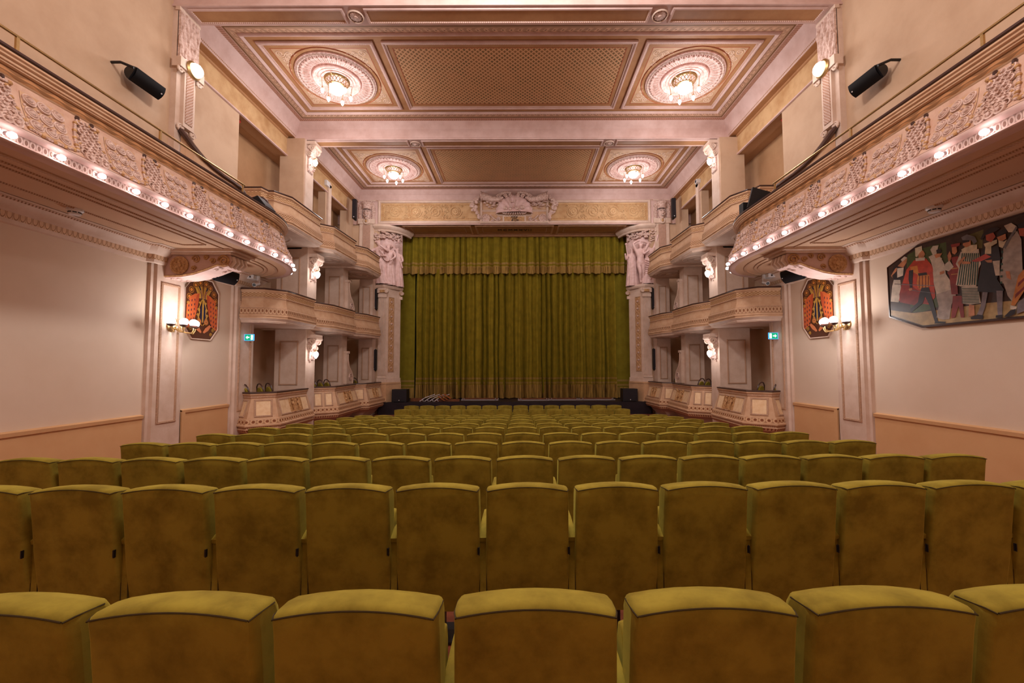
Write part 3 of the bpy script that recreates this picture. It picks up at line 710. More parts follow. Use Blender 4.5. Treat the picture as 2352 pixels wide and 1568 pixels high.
for s,side in SIDES:
    r=thing('proscenium_column','%s fluted column with gilded lattice panel framing the stage'%side,'column',(s*6.4,20.4,-.1));r['kind']='structure'
    q0,q1,q2,q3=(6.74,20.22),(6.31,20.22),(6.02,20.7),(5.86,20.98)
    m=MB(s);pl=[(6.82,20.4),(6.8,20.16),(6.29,20.16),(5.97,20.68),(5.8,21.0),(6.9,21.0)]
    m.prism(pl,'z',-.1,.78,PIER);m.prism([(p[0]-.02 if p[1]<20.9 else p[0],p[1]-.02) for p in pl],'z',.78,.86,PIER)
    m.prism([(6.78,20.4),(6.77,20.19),(6.30,20.19),(5.99,20.69),(5.83,21.0),(6.9,21.0)],'z',.86,1.06,TRIM);obj('pedestal',m,r)
    m=MB(s);m.prism([(6.74,20.4),q0,q1,q2,q3,(6.9,21.0)],'z',1.06,5.7,TRIM)
    for k in range(6):   # flutes as raised fillets
        x=6.72-.07*k-.03;m.box((x-.016,20.185,1.2),(x+.016,20.23,5.05),TRIM)
    m.sweep([(6.74,20.22),(6.31,20.22)],[(0,1.06),(.05,1.07),(.05,1.12),(.02,1.15),(.03,1.18),(0,1.2)],TRIM);m.sweep([(5.86+.1,20.9),(5.86,21.)],[(0,1.06),(0.03,1.07)],TRIM)
    obj('shaft',m,r)
    e=Vector((q2[0]-q1[0],q2[1]-q1[1],0)).normalized();n=Vector((-abs(e.y),-abs(e.x),0))
    m=MB(s);o=Vector((q1[0],q1[1],1.35))+e*.09;L=.38
    m.frame(o,e,(0,0,1),L,3.75,.035,.02,ROPE,n)
    a=o+n*.006+e*.04;b=a+e*(L-.08);m.quad([a+Vector((0,0,.04)),b+Vector((0,0,.04)),b+Vector((0,0,3.71)),a+Vector((0,0,3.71))],ORNG)
    for k in range(10):
        c=o+e*(L/2)+Vector((0,0,.22+.365*k))+n*.012
        m.tube([c+e*(.12*math.cos(w))+Vector((0,0,.16*math.sin(w))) for w in [2*PI*j/12 for j in range(12)]],.016,TAN,5,True)
        m.ball(c,.05,ORN,8,5)
        for j in range(6): m.ball(c+e*(.075*math.cos(j*PI/3))+Vector((0,0,.085*math.sin(j*PI/3))),.022,TAN,6,4)
    obj('lattice_panel',m,r,label='gilded openwork lattice panel')
    m=MB(s)     # ionic capitals
    for cx,cy,w in((6.525,20.17,.2),(5.88,20.93,.1)):
        for sg in(-1,1):
            c=(cx+sg*w,cy,5.36);m.lathe([(.1,-.05),(.1,.05),(.07,.06),(.065,.04),(.03,.045),(.001,.05)],TRIM,16,Matrix.Translation(c)@Matrix.Rotation(PI/2,4,'X'))
        m.box((cx-w,cy-.04,5.36),(cx+w,cy+.1,5.5),TRIM);m.box((cx-w-.02,cy-.02,5.05),(cx+w+.02,cy+.1,5.2),TRIM);m.box((cx-w+.06,cy-.055,5.3),(cx+w-.06,cy+.02,5.42),ORNG)
    m.sweep([(7.0,20.2),(6.45,20.13),(6.1,20.45),(5.86,20.8),(5.78,21.0)],[(0,5.5),(.02,5.52),(.06,5.58),(.06,5.64),(.02,5.68),(-.4,5.7)],TRIM);obj('capital',m,r)
    # curved corbel above with leaves
    g=thing('statue_group','%s plaster sculpture of three figures above the column, %s'%(side,'one holding a lute' if s<0 else 'one with arms raised'),'sculpture',(s*6.4,20.4,5.7))
    m=MB(s)
    pr=[(.0,8.40),(.05,8.42),(.07,8.46),(.05,8.49),(.12,8.53),(.17,8.58),(.20,8.62),(.20,8.70),(.17,8.74)]
    m.sweep([(7.0,20.42),(6.7,20.38),(6.35,20.45),(6.02,20.7),(5.75,21.1),(5.6,21.6)],[(o+.06,z) for o,z in pr],TRIM);obj('corbel',m,g)
    m=MB(s);m.prism([(6.95,20.6),(6.75,20.5),(6.4,20.55),(6.1,20.8),(5.85,21.2),(6.95,21.2)],'z',5.7,8.5,STAT);obj('core_block',m,g)
    m=MB(s)
    for k in range(80):
        t=rnd.random();x=7.0-1.2*t;y=20.28+.75*t*t;m.ball((x+.05*rnd.random(),y-.06*rnd.random(),8.08+.36*rnd.random()-.35*(t<.2)*rnd.random()),.045+.04*rnd.random(),ORN,6,4,(1,.8,.7))
    obj('leaf_garland',m,g)
    if s<0:
        A=pose(head=(.03,-.03,.9),crown=(.04,-.03,.95),ell=(-.2,-.05,.72),wrl=(-.08,-.12,.8),hal=(-.03,-.13,.84),elr=(.2,-.06,.7),wrr=(.26,-.1,.6),har=(.28,-.11,.57),knl=(-.09,-.05,.28),anl=(-.16,0,.06),fol=(-.2,-.05,.02),knr=(.06,-.07,.28))
        figure('statue',g,s,(6.72,20.33,5.72),2.28,A,RD,STAT,LK)
        B=pose(head=(.02,-.03,.9),elr=(.17,-.08,.68),wrr=(.05,-.15,.66),har=(.01,-.15,.66),ell=(-.18,-.08,.66),wrl=(-.1,-.15,.56),hal=(-.06,-.15,.55))
        figure('statue',g,s,(6.3,20.4,5.68),2.15,B,RD,STAT,LK)
        C_=pose(elr=(.2,-.03,.9),wrr=(.12,-.06,1.0),har=(.08,-.06,1.02),wrl=(-.12,-.1,.6))
        figure('statue',g,s,(5.99,20.72,5.66),2.05,C_,RD,STAT,LK)
        m=MB(s);drape(m,(6.62,20.36,5.7),2.2,[(0,0,.56),(.02,0,.45),(.03,0,.3),(.0,-.02,.14),(-.03,-.02,.01)],[.10,.125,.14,.165,.2],.10,STAT,s)
        drape(m,(6.3,20.42,5.68),2.15,[(0,0,.6),(0,0,.45),(0,0,.25),(0,0,.0)],[.09,.125,.14,.17],.14,STAT,s);drape(m,(5.99,20.74,5.66),2.05,[(0,0,.75),(0,0,.5),(0,0,.25),(0,0,.0)],[.1,.12,.14,.16],.14,STAT,s)
        obj('drapery',m,g)
        m=MB(s);M=Matrix.Translation((6.36,20.18,7.02))@Matrix.Rotation(.75,4,'Y')@Matrix.Rotation(PI/2,4,'X')
        m.lathe([(.001,-.06),(.12,-.05),(.17,0),(.165,.03),(.05,.03),(.045,.015),(.001,.015)],STAT,16,M@Matrix.Diagonal((.8,1.25,1,1)));m.tube([(6.44,20.14,7.12),(6.7,20.1,7.46)],.025,STAT,6);obj('lute',m,g)
        m=MB(s);m.tube([(6.05,20.55,7.85),(5.9,20.5,7.9),(5.78,20.48,7.92)],[.02,.04,.1],STAT,8);obj('trumpet',m,g)
    else:
        A=pose(head=(.02,-.03,.9),elr=(.19,-.02,.96),wrr=(.06,-.03,1.0),har=(.0,-.03,1.0),ell=(-.18,-.02,.95),wrl=(-.07,-.04,1.01),hal=(-.02,-.04,1.01),knl=(-.03,-.07,.28),anl=(-.01,-.01,.05),fol=(0,-.07,.02),pelvis=(.02,0,.52))
        figure('statue',g,s,(6.3,20.32,5.72),2.12,A,RD,STAT,LK)
        B=pose(head=(-.03,-.03,.9),elr=(.17,-.03,.96),wrr=(.2,-.05,1.08),har=(.2,-.05,1.12),ell=(-.14,-.09,.66),wrl=(-.05,-.13,.72),hal=(-.02,-.13,.74))
        figure('statue',g,s,(6.72,20.36,5.72),2.2,B,RD,STAT,LK)
        C_=pose(ell=(-.17,-.06,.66),wrl=(-.2,-.1,.78),hal=(-.2,-.1,.82))
        figure('statue',g,s,(5.98,20.66,5.66),2.0,C_,RD,STAT,LK)
        m=MB(s);drape(m,(6.72,20.38,5.7),2.2,[(0,0,.6),(0.01,0,.48),(.02,0,.33),(0,-.01,.16),(-.02,-.02,.0)],[.095,.135,.15,.165,.18],.10,STAT,s)
        for k in range(9): m.tube([(6.5+.0*k,20.2,6.9-.11*k),(6.7,20.06,6.8-.11*k),(6.94,20.2,6.98-.11*k)],.03,STAT,6)
        drape(m,(5.98,20.68,5.66),2.0,[(0,0,.74),(0,0,.5),(0,0,.25),(0,0,.0)],[.1,.12,.14,.16],.14,STAT,s);obj('drapery',m,g)
        m=MB(s);m.tube([(5.66,20.6,7.75),(5.8,20.6,6.6)],.022,STAT,6);m.ball((5.66,20.6,7.8),.06,STAT);obj('staff',m,g)
    # theatrical mask pilaster
    k=thing('mask_pilaster','%s pilaster with a crowned laughing theatre mask beside the frieze'%side,'mask',(s*7.36,20.3,6.3))
    x=7.38;m=MB(s)
    m.box((x-.42,20.24,9.93),(x+.42,20.32,10.15),TRIM);m.box((x-.42,20.18,8.75),(x+.42,20.3,9.0),TRIM);m.box((x-.36,20.24,6.2),(x+.36,20.31,8.75),TRIM)
    m.box((x-.18,20.21,6.35),(x+.18,20.25,8.7),LEAFB);m.box((x-.24,20.2,6.2),(x+.24,20.26,6.3),TRIM);obj('panel',m,k)
    m=MB(s)     # curly hair surround
    for i in range(130):
        w=PI*i/129;rx=.27+.11*((i*7)%5)/4
        if i%2: X=x+rx*math.cos(w);Z=9.55+rx*1.05*math.sin(w)
        else: X=x+(.27+.11*((i*3)%5)/4)*(1 if i%4 else -1);Z=8.98+.6*(i/129)
        m.ball((X,20.25,Z),.042+.012*rnd.random(),ORN,6,4)
    obj('hair',m,k)
    m=MB(s);m.ball((x,20.24,9.24),.19,ORN,20,14,(.95,.85,1.42));m.tube([(x,20.075,9.37),(x,20.03,9.25),(x,20.0,9.21),(x,20.06,9.18)],[.02,.027,.036,.03],ORN,8)
    for sg in(-1,1):
        m.tube([(x+sg*.025,20.085,9.37),(x+sg*.075,20.075,9.40),(x+sg*.13,20.11,9.375)],.016,ORN,6);m.ball((x+sg*.09,20.12,9.2),.06,ORN,8,6,(1,.7,.9));m.tube([(x+sg*.035,20.09,9.325),(x+sg*.075,20.08,9.335),(x+sg*.115,20.105,9.32)],.012,ORN,6)
    m.tube([(x-.1,20.1,9.13),(x-.05,20.075,9.095),(x+.05,20.075,9.095),(x+.1,20.1,9.13)],.016,ORN,6);m.tube([(x-.08,20.1,9.1),(x,20.075,9.03),(x+.08,20.1,9.1)],.018,ORN,6);m.ball((x,20.11,8.99),.05,ORN,8,6);obj('face',m,k)
    m=MB(s);m.tube([(x-.085,20.085,9.112),(x,20.065,9.065),(x+.085,20.085,9.112)],.014,SEAM,6);m.tube([(x-.11,20.1,9.345),(x-.05,20.085,9.35)],.009,SEAM,5);m.tube([(x+.05,20.085,9.35),(x+.11,20.1,9.345)],.009,SEAM,5);obj('mouth',m,k)
    m=MB(s);m.lathe([(.2,.0),(.24,.03),(.22,.06),(.22,.24),(.26,.28),(.26,.31),(.001,.31)],ORN,20,Matrix.Translation((x,20.24,9.47)));obj('crown',m,k)
    m=MB(s);m.lathe([(.15,0),(.16,.04),(.12,.06),(.1,.04),(.001,.04)],TRIM,20,Matrix.Translation((x,20.19,8.87))@Matrix.Rotation(PI/2,4,'X'));m.ball((x,20.12,8.87),.055,ORNG,8,6,(1,.8,1.3));obj('boss',m,k)
# frieze scroll reliefs
for s,side in SIDES:
    f=thing('frieze_scrolls','gilded scrollwork relief on the frieze, %s of the central emblem'%side,'relief',(s*4.3,20.27,8.95))
    GS=ORNG if 'frieze_relief' not in bpy.data.materials else bpy.data.materials['frieze_relief']
    if 'frieze_relief' not in bpy.data.materials: GS=plaster('frieze_relief',(214,180,136),(188,146,102),12,.5,.2)
    for k in range(4):
        x=2.95+1.0*k;m=MB(s);y=20.25
        if k%2==0:
            m.lathe([(.17,0),(.16,.03),(.1,.035),(.08,.02),(.06,.05),(.001,.06)],GS,30,Matrix.Translation((x,20.265,9.37))@Matrix.Rotation(PI/2,4,'X'),wob=lambda k,i:1-.14*(k%3==0)*(i<3))
            m.tube(spiral((x,y,9.37),.31,1.25,(1,0,0),(0,0,1),26,.62,PI,1),.022,GS,6)
        else:
            m.tube(spiral((x,y,9.37),.33,2.3,(1,0,0),(0,0,1),34,.1,PI,-1),.022,GS,6)
            for j in range(7): w=j*.9;m.ball((x+.2*math.cos(w),y,9.37+.2*math.sin(w)),.05,GS,6,4,(1,.4,.6))
        obj('scroll',m,f)
        m=MB(s)
        for dx,dz,rr in((.45,.22,.11),(.5,-.22,.12),(.5,0,.08),(-.38,-.28,.07),(.28,.3,.06),(-.3,.3,.07),(.3,-.3,.06),(.58,.32,.05),(.62,-.33,.05),(.38,.05,.06)): m.tube(spiral((x+dx,y,9.37+dz),rr,1.6,(1,0,0),(0,0,1),16,.15,dx*9,1 if dz>0 else -1),.016,GS,5)
        
        obj('tendrils',m,f)
# central emblem
c=thing('stucco_emblem','large stucco shell emblem with horns of plenty above the curtain','emblem',(0,20.2,8.75))
Y=20.2
m=MB();m.box((-1.72,Y-.02,8.74),(1.72,Y+.12,10.0),TAN);m.frame((-1.72,Y-.02,8.74),(1,0,0),(0,0,1),3.44,1.3,.13,.06,TRIM,(0,-1,0))
for sg in(-1,1):
    for a,b in(((sg*1.6,9.38),(sg*.85,9.38)),((sg*.85,9.38),(sg*.85,9.15)),((sg*.85,9.15),(sg*.55,9.15))): m.tube([(a[0],Y-.04,a[1]),(b[0],Y-.04,b[1])],.05,TRIM,4)
obj('backplate',m,c)
m=MB();vs=[];n=44;K=9
for i in range(K+1):
    t=i/K
    for j in range(n+1):
        w=PI*j/n;rr=1.02*t*(1+.035*math.cos(w*22));vs.append((.9*rr*math.cos(w),Y-.08-.34*math.sqrt(max(0,1-t**2.2))-.07*math.cos(w*19)*t*(1.15-t),9.2+1.0*rr*math.sin(w)*.98))
m.add(vs,[(i*(n+1)+j,i*(n+1)+j+1,(i+1)*(n+1)+j+1,(i+1)*(n+1)+j) for i in range(K) for j in range(n)],STAT);obj('shell',m,c,60)
m=MB()
for sg in(-1,1):
    m.tube([(sg*.15,Y-.2,10.22),(sg*.45,Y-.22,10.24),(sg*.7,Y-.2,10.12),(sg*1.0,Y-.2,9.95)],[.05,.09,.1,.06],ORN,8)
    m.tube([(sg*.55,Y-.24,9.98),(sg*.8,Y-.26,9.85),(sg*1.1,Y-.26,9.88),(sg*1.38,Y-.26,9.98),(sg*1.6,Y-.28,10.02)],[.05,.12,.15,.18,.22],ORN,12)
    m.lathe([(.16,-.03),(.24,0),(.24,.05),(.17,.06)],ORN,16,Matrix.Translation((sg*1.6,Y-.28,10.02))@Matrix.Rotation(sg*PI/2,4,'Y'))
    for x,z,r in((.75,10.0,.12),(.42,10.02,.1),(.2,10.05,.08)): m.tube(spiral((sg*x,Y-.3,z),r,1.8,(sg,0,0),(0,0,1),18,.15),.028,ORN,6)
obj('horn_of_plenty',m,c)
m=MB()
for sg in(-1,1):
    m=MB()
    for k in range(60):
        t=rnd.random();z=10.05-1.15*t;x=1.72+.42*math.sin(PI*min(t*1.2,1))*(.3+.7*rnd.random())+.05*rnd.random()
        m.ball((sg*x,Y-.12-.1*rnd.random(),z),.05+.045*rnd.random(),ORN,7,5,(1,.7,1))
    obj('fruit_garland',m,c)
m=MB()
for k in range(34): m.ball((-1.5+1.0*rnd.random(),Y-.12-.08*rnd.random(),9.5+.42*rnd.random()),.04+.04*rnd.random(),ORN,6,4,(1.2,.7,.7))
for k in range(26):
    a=rnd.random();x=.8+.75*a;z=9.5+.35*rnd.random();m.tube([(x,Y-.1,z),(x+.14,Y-.2,z+.1*(rnd.random()-.3)),(x+.28,Y-.12,z+.14*(rnd.random()-.6))],[.012,.03,.006],ORN,5)
for x,z,r in((-.42,9.36,.1),(-.2,9.33,.08),(.12,9.36,.1),(.4,9.4,.12),(.25,9.3,.07)): m.ball((x,Y-.42,z),r,ORN,10,7,(1,.7,.9))
for q in(-1,1): m.tube([(-.08+q*.05,Y-.5,9.36),(-.08+q*.14,Y-.5,9.5),(-.08+q*.1,Y-.48,9.68),(-.08+q*.17,Y-.46,9.8)],.025,ORN,6)
m.tube([(-.2,Y-.49,9.66),(.04,Y-.49,9.66)],.02,ORN,6)
obj('leaves_and_fruit',m,c)
m=MB()
for sg in(-1,1):
    m.tube(spiral((sg*.5,Y-.22,9.28),.16,1.8,(sg,0,0),(0,0,1),20,.15),.04,ORN,7);m.lathe([(.2,0),(.21,.04),(.15,.05),(.14,.02),(.001,.03)],ORN,20,Matrix.Translation((sg*1.42,Y-.03,9.0))@Matrix.Rotation(PI/2,4,'X'))
    m.tube([(sg*1.2,Y-.05,9.16),(sg*1.0,Y-.06,8.95),(sg*.8,Y-.06,8.86)],.035,ORN,6);m.tube(spiral((sg*.78,Y-.06,8.96),.1,1.6,(sg,0,0),(0,0,1),16,.15),.025,ORN,6);m.tube(spiral((sg*1.08,Y-.06,8.84),.08,1.6,(sg,0,0),(0,0,1),16,.15),.02,ORN,6)
for k in range(8): m.tube([(-.42+.12*k,Y-.3,9.12),(-.3+.085*k,Y-.16,9.3)],.04,ORN,6)
obj('scrolls',m,c)
m=MB();m.box((-.58,Y-.1,8.77),(.58,Y,9.14),TRIM);m.box((-.5,Y-.115,8.83),(.5,Y-.09,9.05),ORNG);obj('plaque',m,c)
m=MB()
for x,z,r in((-.12,9.02,.05),(0,9.02,.06),(.12,9.02,.05),(-.1,8.86,.05),(.06,8.87,.09),(.17,8.86,.05)): m.tube(spiral((x,Y-.13,z),r,1.5,(1,0,0),(0,0,1),12,.2),.009,DKW,5)
m.tube([(-.08,Y-.13,8.98),(-.1,Y-.13,8.85)],.01,DKW,5);m.tube([(-.1,Y-.13,8.93),(.12,Y-.13,8.98)],.009,DKW,5)
obj('monogram',m,c,label='small dark curling monogram')

# ------------------------------------------------------------------ curtains
def cloth(name,c,c2):
    t=NT(name);uv=t.n('ShaderNodeUVMap').outputs[0];v=t.coord();n=t.noise(v,3.,5);col=t.ramp(n,lin(c2),lin(c),.3,.65)
    t.b.inputs['Sheen Weight'].default_value=.3;t.b.inputs['Sheen Tint'].default_value=lin((190,180,60));return t.fin(col,.85,0,.12)
CURT=cloth('green_stage_velvet',(140,122,34),(118,102,26));CURT2=cloth('green_velvet_leg',(136,124,36),(122,108,28))
GOLDB=plain('gold_braid',(168,136,66),.6,0,.3,.35,60)
def fringe_mat():
    t=NT('fringe_threads');v=t.coord();s=t.n('ShaderNodeMapping');t.l(v,s.inputs[0]);s.inputs['Scale'].default_value=(60,1,1.2)
    n=t.noise(s.outputs[0],1.,3,.6);col=t.ramp(n,lin((92,66,24)),lin((186,150,76)),.36,.62);t.bump(n,.6,.02);return t.fin(col,.8)
FRNG=fringe_mat()
def drapery(x0,x1,Y,z0,z1,seed,amp,pitch,bands,name_parent,flat=False):
    """pleated cloth: returns list of (part name, MB); bands: [(za,zb,material,offset,name)]"""
    rr=random.Random(seed);xs=[];x=x0
    knots=[];px=x0
    while px<x1: knots.append((px,rr.uniform(-1,1)));px+=pitch*rr.uniform(.55,1.5)
    knots.append((x1+.5,0))
    def dep(x,z):
        for (a,da),(b,db) in zip(knots,knots[1:]):
            if a<=x<=b:
                t=(x-a)/(b-a);base=math.sin(PI*t)**.75
                return amp*(base*(.8+.6*abs(da))-.35+.22*math.sin(x*23+da*5)*base)*(1 if not flat else .25)
        return 0
    n=int((x1-x0)/.035);out=[]
    def strip(zs,mt,off,wav=0.):
        m=MB();vs=[];K=len(zs)
        for i in range(n+1):
            x=x0+(x1-x0)*i/n
            for z in zs:
                g=.7+.3*(z1-z)/(z1-z0);zz=z+(wav*dep(x,z)/amp if z==zs[0] else 0)
                vs.append((x+.02*math.sin(z*1.3+x*5)*(not flat),Y-dep(x,z)*g-off,zz))
        m.add(vs,[(i*K+k,(i+1)*K+k,(i+1)*K+k+1,i*K+k+1) for i in range(n) for k in range(K-1)],mt);return m
    body=[z0+.05+(z1-z0-.05)*k/6 for k in range(7)]
    out.append(('cloth',strip(body,CURT if not flat else CURT2,0.)))
    for za,zb,mt,off,nm,wav in bands: out.append((nm,strip([za,(za+zb)/2,zb],mt,off,wav)))
    return out
mc=thing('stage_curtain','tall pleated olive green velvet main curtain with gold fringe','curtain',(0,22,-.1))
for nm,m in drapery(-5.42,5.42,22.32,-.07,6.9,3,.42,.36,[(.93,1.03,GOLDB,.012,'gold_band',0),(.70,.80,GOLDB,.012,'gold_band',0),(-.06,.66,FRNG,.02,'fringe',-.01)],mc): obj(nm,m,mc,60)
pv=thing('curtain_pelmet','short pleated olive pelmet curtain with gold bands and fringe across the top','curtain',(0,21.8,6.6))
for nm,m in drapery(-6.3,6.3,22.1,6.72,8.8,8,.24,.40,[(7.13,7.24,GOLDB,.012,'gold_band',0),(6.98,7.04,GOLDB,.016,'gold_band',0),(6.68,6.98,FRNG,.02,'fringe',-.12)],pv): obj(nm,m,pv,60)
for s,side in SIDES:
    lg=thing('side_curtain','flat olive velvet side curtain at the %s edge of the stage'%side,'curtain',(s*5.75,21.9,-.1))
    a,b=sorted((s*5.42,s*6.35))
    for nm,m in drapery(a,b,22.2,-.07,8.5,5,.06,.6,[(.80,.90,GOLDB,.012,'gold_band',0),(.56,.66,GOLDB,.012,'gold_band',0),(-.06,.50,FRNG,.02,'fringe',0)],lg,True): obj(nm,m,lg,60)
# ------------------------------------------------------------------ things on the stage
for s,side in SIDES:
    w=thing('subwoofer','black cube loudspeaker on the %s front corner of the stage'%side,'loudspeaker',(s*5.62,20.45,-.1))
    m=MB();x=s*5.62;m.box((x-.36,20.1,-.08),(x+.36,20.62,.52),BLACK);obj('cabinet',m,w)
    m=MB();m.box((x-.34,20.08,-.05),(x+.34,20.11,.48),GRILLE);obj('grille',m,w)
    m=MB();m.lathe([(.022,0),(.022,.012),(.001,.014)],WHITEP,12,Matrix.Translation((x,20.08,.0))@Matrix.Rotation(PI/2,4,'X'));obj('badge',m,w,label='small white badge')
    m=MB()
    for dx in(-.3,.3):
        for dy in(20.15,20.56): m.box((x+dx-.03,dy-.03,-.1),(x+dx+.03,dy+.03,-.08),BLACK)
    obj('foot',m,w)
WOODB=plain('stage_timber',(120,70,40),.5,0,.3,.3,10);WOODO=plain('orange_timber',(170,96,52),.5,0,.3,.25,10)
m=MB();m.box((-5.2,20.62,-.1),(-4.62,20.9,.05),WOODB);o=obj('timber_block',m);tag(o,'brown timber block lying beside the left cube loudspeaker','board')
m=MB();m.box((-3.95,20.5,-.1),(-2.75,20.62,.02),WOODB);o=obj('timber_board',m);tag(o,'long brown timber board lying flat at the stage edge','board')
for k in range(4):
    f=thing('folding_frame','%s of four slanted pale steel frames stacked on the stage'%('first','second','third','fourth')[k] if 0 else 'slanted pale steel frame on the stage, %s from the left cube loudspeaker'%('first','second','third','fourth')[k],'frame',(-4.6+.22*k,20.5,-.1),'steel frames leaning on the stage')
    x=-4.68+.24*k;m=MB();m.tube([(x,20.35,-.08),(x+.26,20.45,.1),(x+.62,20.6,.22),(x+.7,20.62,.25)],.018,GREY,6);obj('rail',m,f)
    m=MB();m.tube([(x+.2,20.35,-.09),(x+.1,20.4,.02)],.018,GREY,6);obj('strut',m,f)
f=thing('slatted_step','orange brown slatted timber step leaning among steel frames','step',(-3.45,20.55,-.1))
for k in range(3):
    m=MB();m.box((-.2,-.17+.0*k,0),(.2,.17,.025),WOODO,Matrix.Translation((-3.62+.13*k,20.5+.05*k,.04+.05*k))@Matrix.Rotation(.6,4,'Y'));obj('slat',m,f)
for k,(xa,xb,y) in enumerate(((-2.75,-.85,21.2),(.15,1.75,21.0),(1.7,3.3,21.1),(3.3,5.1,21.15))):
    f=thing('steel_frame','long flat steel platform frame on the stage floor, %s from the left'%('first','second','third','fourth')[k],'frame',((xa+xb)/2,y,-.1),'platform frames along the stage edge')
    for dz,dy in((.0,-.1),(.03,.25)):
        m=MB();m.box((xa,y+dy-.02,-.1+dz),(xb,y+dy+.02,-.05+dz),GREY);obj('bar',m,f)
    m=MB();m.box((xa+.05,y+.15,-.06),(xb-.05,y+.3,0.0),WOODB);obj('edge_board',m,f)
    for x in(xa+.15,xb-.15):
        m=MB();m.tube([(x,y-.12,-.1),(x,y-.12,.02)],.028,GREY,8);obj('leg',m,f)
# ================================================================== SEATS
# one seat, modelled at the origin and facing the stage (+y)
def loft(m,secs,mt,uvs=None):
    K=len(secs[0]);vs=[p for s in secs for p in s]
    m.add(vs,[(i*K+k,i*K+(k+1)%K,(i+1)*K+(k+1)%K,(i+1)*K+k) for i in range(len(secs)-1) for k in range(K)]+[tuple(range(K)),tuple(range((len(secs)-1)*K,len(secs)*K))[::-1]],mt)
def back_section(x,ins,drop,W):
    pr=[(.105,.19),(.05,.55),(.012,.90),(.004,.952),(.012,.966),(.03,.972),(.09,.968),(.135,.955),(.155,.92),(.185,.5),(.205,.3),(.2,.19)]
    cy,cz=.1,.55;out=[]
    for y,z in pr:
        k=max(0,min(1,(z-.19)/.78));yy=y+(cy+.06*(1-k)-y)*ins*1.;zz=z-drop*k**3-(ins*.035 if z>.9 else 0)+(ins*.03 if z<.2 else 0)
        out.append((x*(1+.035*(1-k)),yy,zz))
    return out
W=.247;m=MB();st=[]
for x,i in((-W,.4),(-W+.003,.2),(-W+.009,.06),(-W+.018,.0),(-.16,0),(-.08,0),(0,0),(.08,0),(.16,0),(W-.018,0),(W-.009,.06),(W-.003,.2),(W,.4)): st.append(back_section(x,i,.026*(x/W)**2,W))
loft(m,st,VELVET)
seat=thing('theatre_chair','olive velvet theatre seat','chair',world=False)
s_back=obj('backrest',m,seat,50)
m=MB();line=[];
for i in range(13):
    x=-W+.012+(2*W-.024)*i/12;line.append((x,.003,.960-.026*(x/W)**2))
m.tube(line,.0028,SEAM,5)
for sg in(-1,1): m.tube([(sg*(W-.010),.004,.934),(sg*(W-.002),.03,.937),(sg*(W-.002),.12,.925)],.0026,SEAM,5)
s_pip=obj('piping',m,s_back)
m=MB();sec=[]
for x,i in((-.225,.5),(-.222,.25),(-.205,.05),(-.1,0),(0,0),(.1,0),(.205,.05),(.222,.25),(.225,.5)):
    sec.append([(x,.29+(y-.29)*(1-i*.6),.58+(z-.58)*(1-i*.12)) for y,z in((.23,.42),(.22,.56),(.225,.68),(.25,.735),(.29,.75),(.33,.735),(.355,.68),(.36,.56),(.345,.42))])
loft(m,sec,VELVET);s_cush=obj('cushion',m,seat,50)
def arm_mb(x):
    m=MB();sec=[]
    for dx,i in((-.027,.4),(-.024,.1),(-.012,0),(.012,0),(.024,.1),(.027,.4)):
        sec.append([(x+dx,y,.645+(z-.645)*(1-i)) for y,z in((.075,.615),(.07,.64),(.13,.675),(.3,.685),(.46,.68),(.5,.66),(.505,.62))])
    loft(m,sec,VELVET);return m
def panel_mb(x):
    m=MB();m.box((x-.0205,.085,.03),(x+.0205,.49,.615),VELVET)
    m.tube([(x-.021,.0845,.03),(x-.021,.0845,.612)],.0022,SEAM,4);m.tube([(x+.021,.0845,.03),(x+.021,.0845,.612)],.0022,SEAM,4);return m
s_arm=obj('armrest',arm_mb(-.27),seat,50);s_pan=obj('side_panel',panel_mb(-.27),seat,30)
e_arm=obj('armrest',arm_mb(.27),seat,50);e_pan=obj('side_panel',panel_mb(.27),seat,30)
m=MB();m.box((W+.002,.03,.555),(W+.007,.045,.60),BLACK);m.box((W-.006,.036,.557),(W+.004,.039,.598),BLACK);s_tag=obj('fabric_tag',m,s_back)
m=MB();m.box((-.03,.12,0),(.03,.2,.2),BLACK);m.box((-.2,.1,.0),(.2,.3,.012),BLACK);s_leg=obj('foot_plate',m,seat)
s_leg['label']='black steel foot plate'
base=[(s_back,[s_pip,s_tag]),(s_cush,[]),(s_arm,[]),(s_pan,[]),(s_leg,[])];last=base+[(e_arm,[]),(e_pan,[])]
P=.54
ROWS=[(1.248,-.03,16,.0095),(2.482,-.032,16,.0095),(3.595,-.106,16,.006),(4.71,-.18,16,.004),(5.805,-.258,16,.003),(6.9,-.334,16,.002),(8.016,-.426,16,.002),(9.112,-.498,16,0),(10.207,-.578,16,0),(11.333,-.659,16,0),(13.157,-.69,14,0),(14.277,-.678,14,0)]
OR='first second third fourth fifth sixth seventh eighth ninth tenth eleventh twelfth thirteenth fourteenth fifteenth sixteenth'.split()
RN=['row nearest the camera']+['%s row from the camera'%OR[k] for k in range(1,10)]+['second row from the stage','row nearest the stage']
used=False
for ri,(y,z,n,yaw) in enumerate(ROWS):
    vis=[]
    for k in range(n):
        x=(k-(n-1)/2)*P+max(.006,.03-.0025*ri);D=y+x*yaw
        px=1194+945*(x-.255)/D;hw=945*.29/D
        if px+hw>-10 and px-hw<2362: vis.append((x,y+x*yaw,k==n-1))
    for j,(x,yy,lst) in enumerate(vis):
        lab='olive velvet theatre seat, %s from left in the %s'%(OR[j],RN[ri])
        r=dup(seat,last if lst else base,(x,yy,z),-yaw*0,lab);r['group']='olive theatre seats in rows'
for p,subs in last:
    for q in subs: bpy.data.objects.remove(q)
    bpy.data.objects.remove(p)
bpy.data.objects.remove(seat)

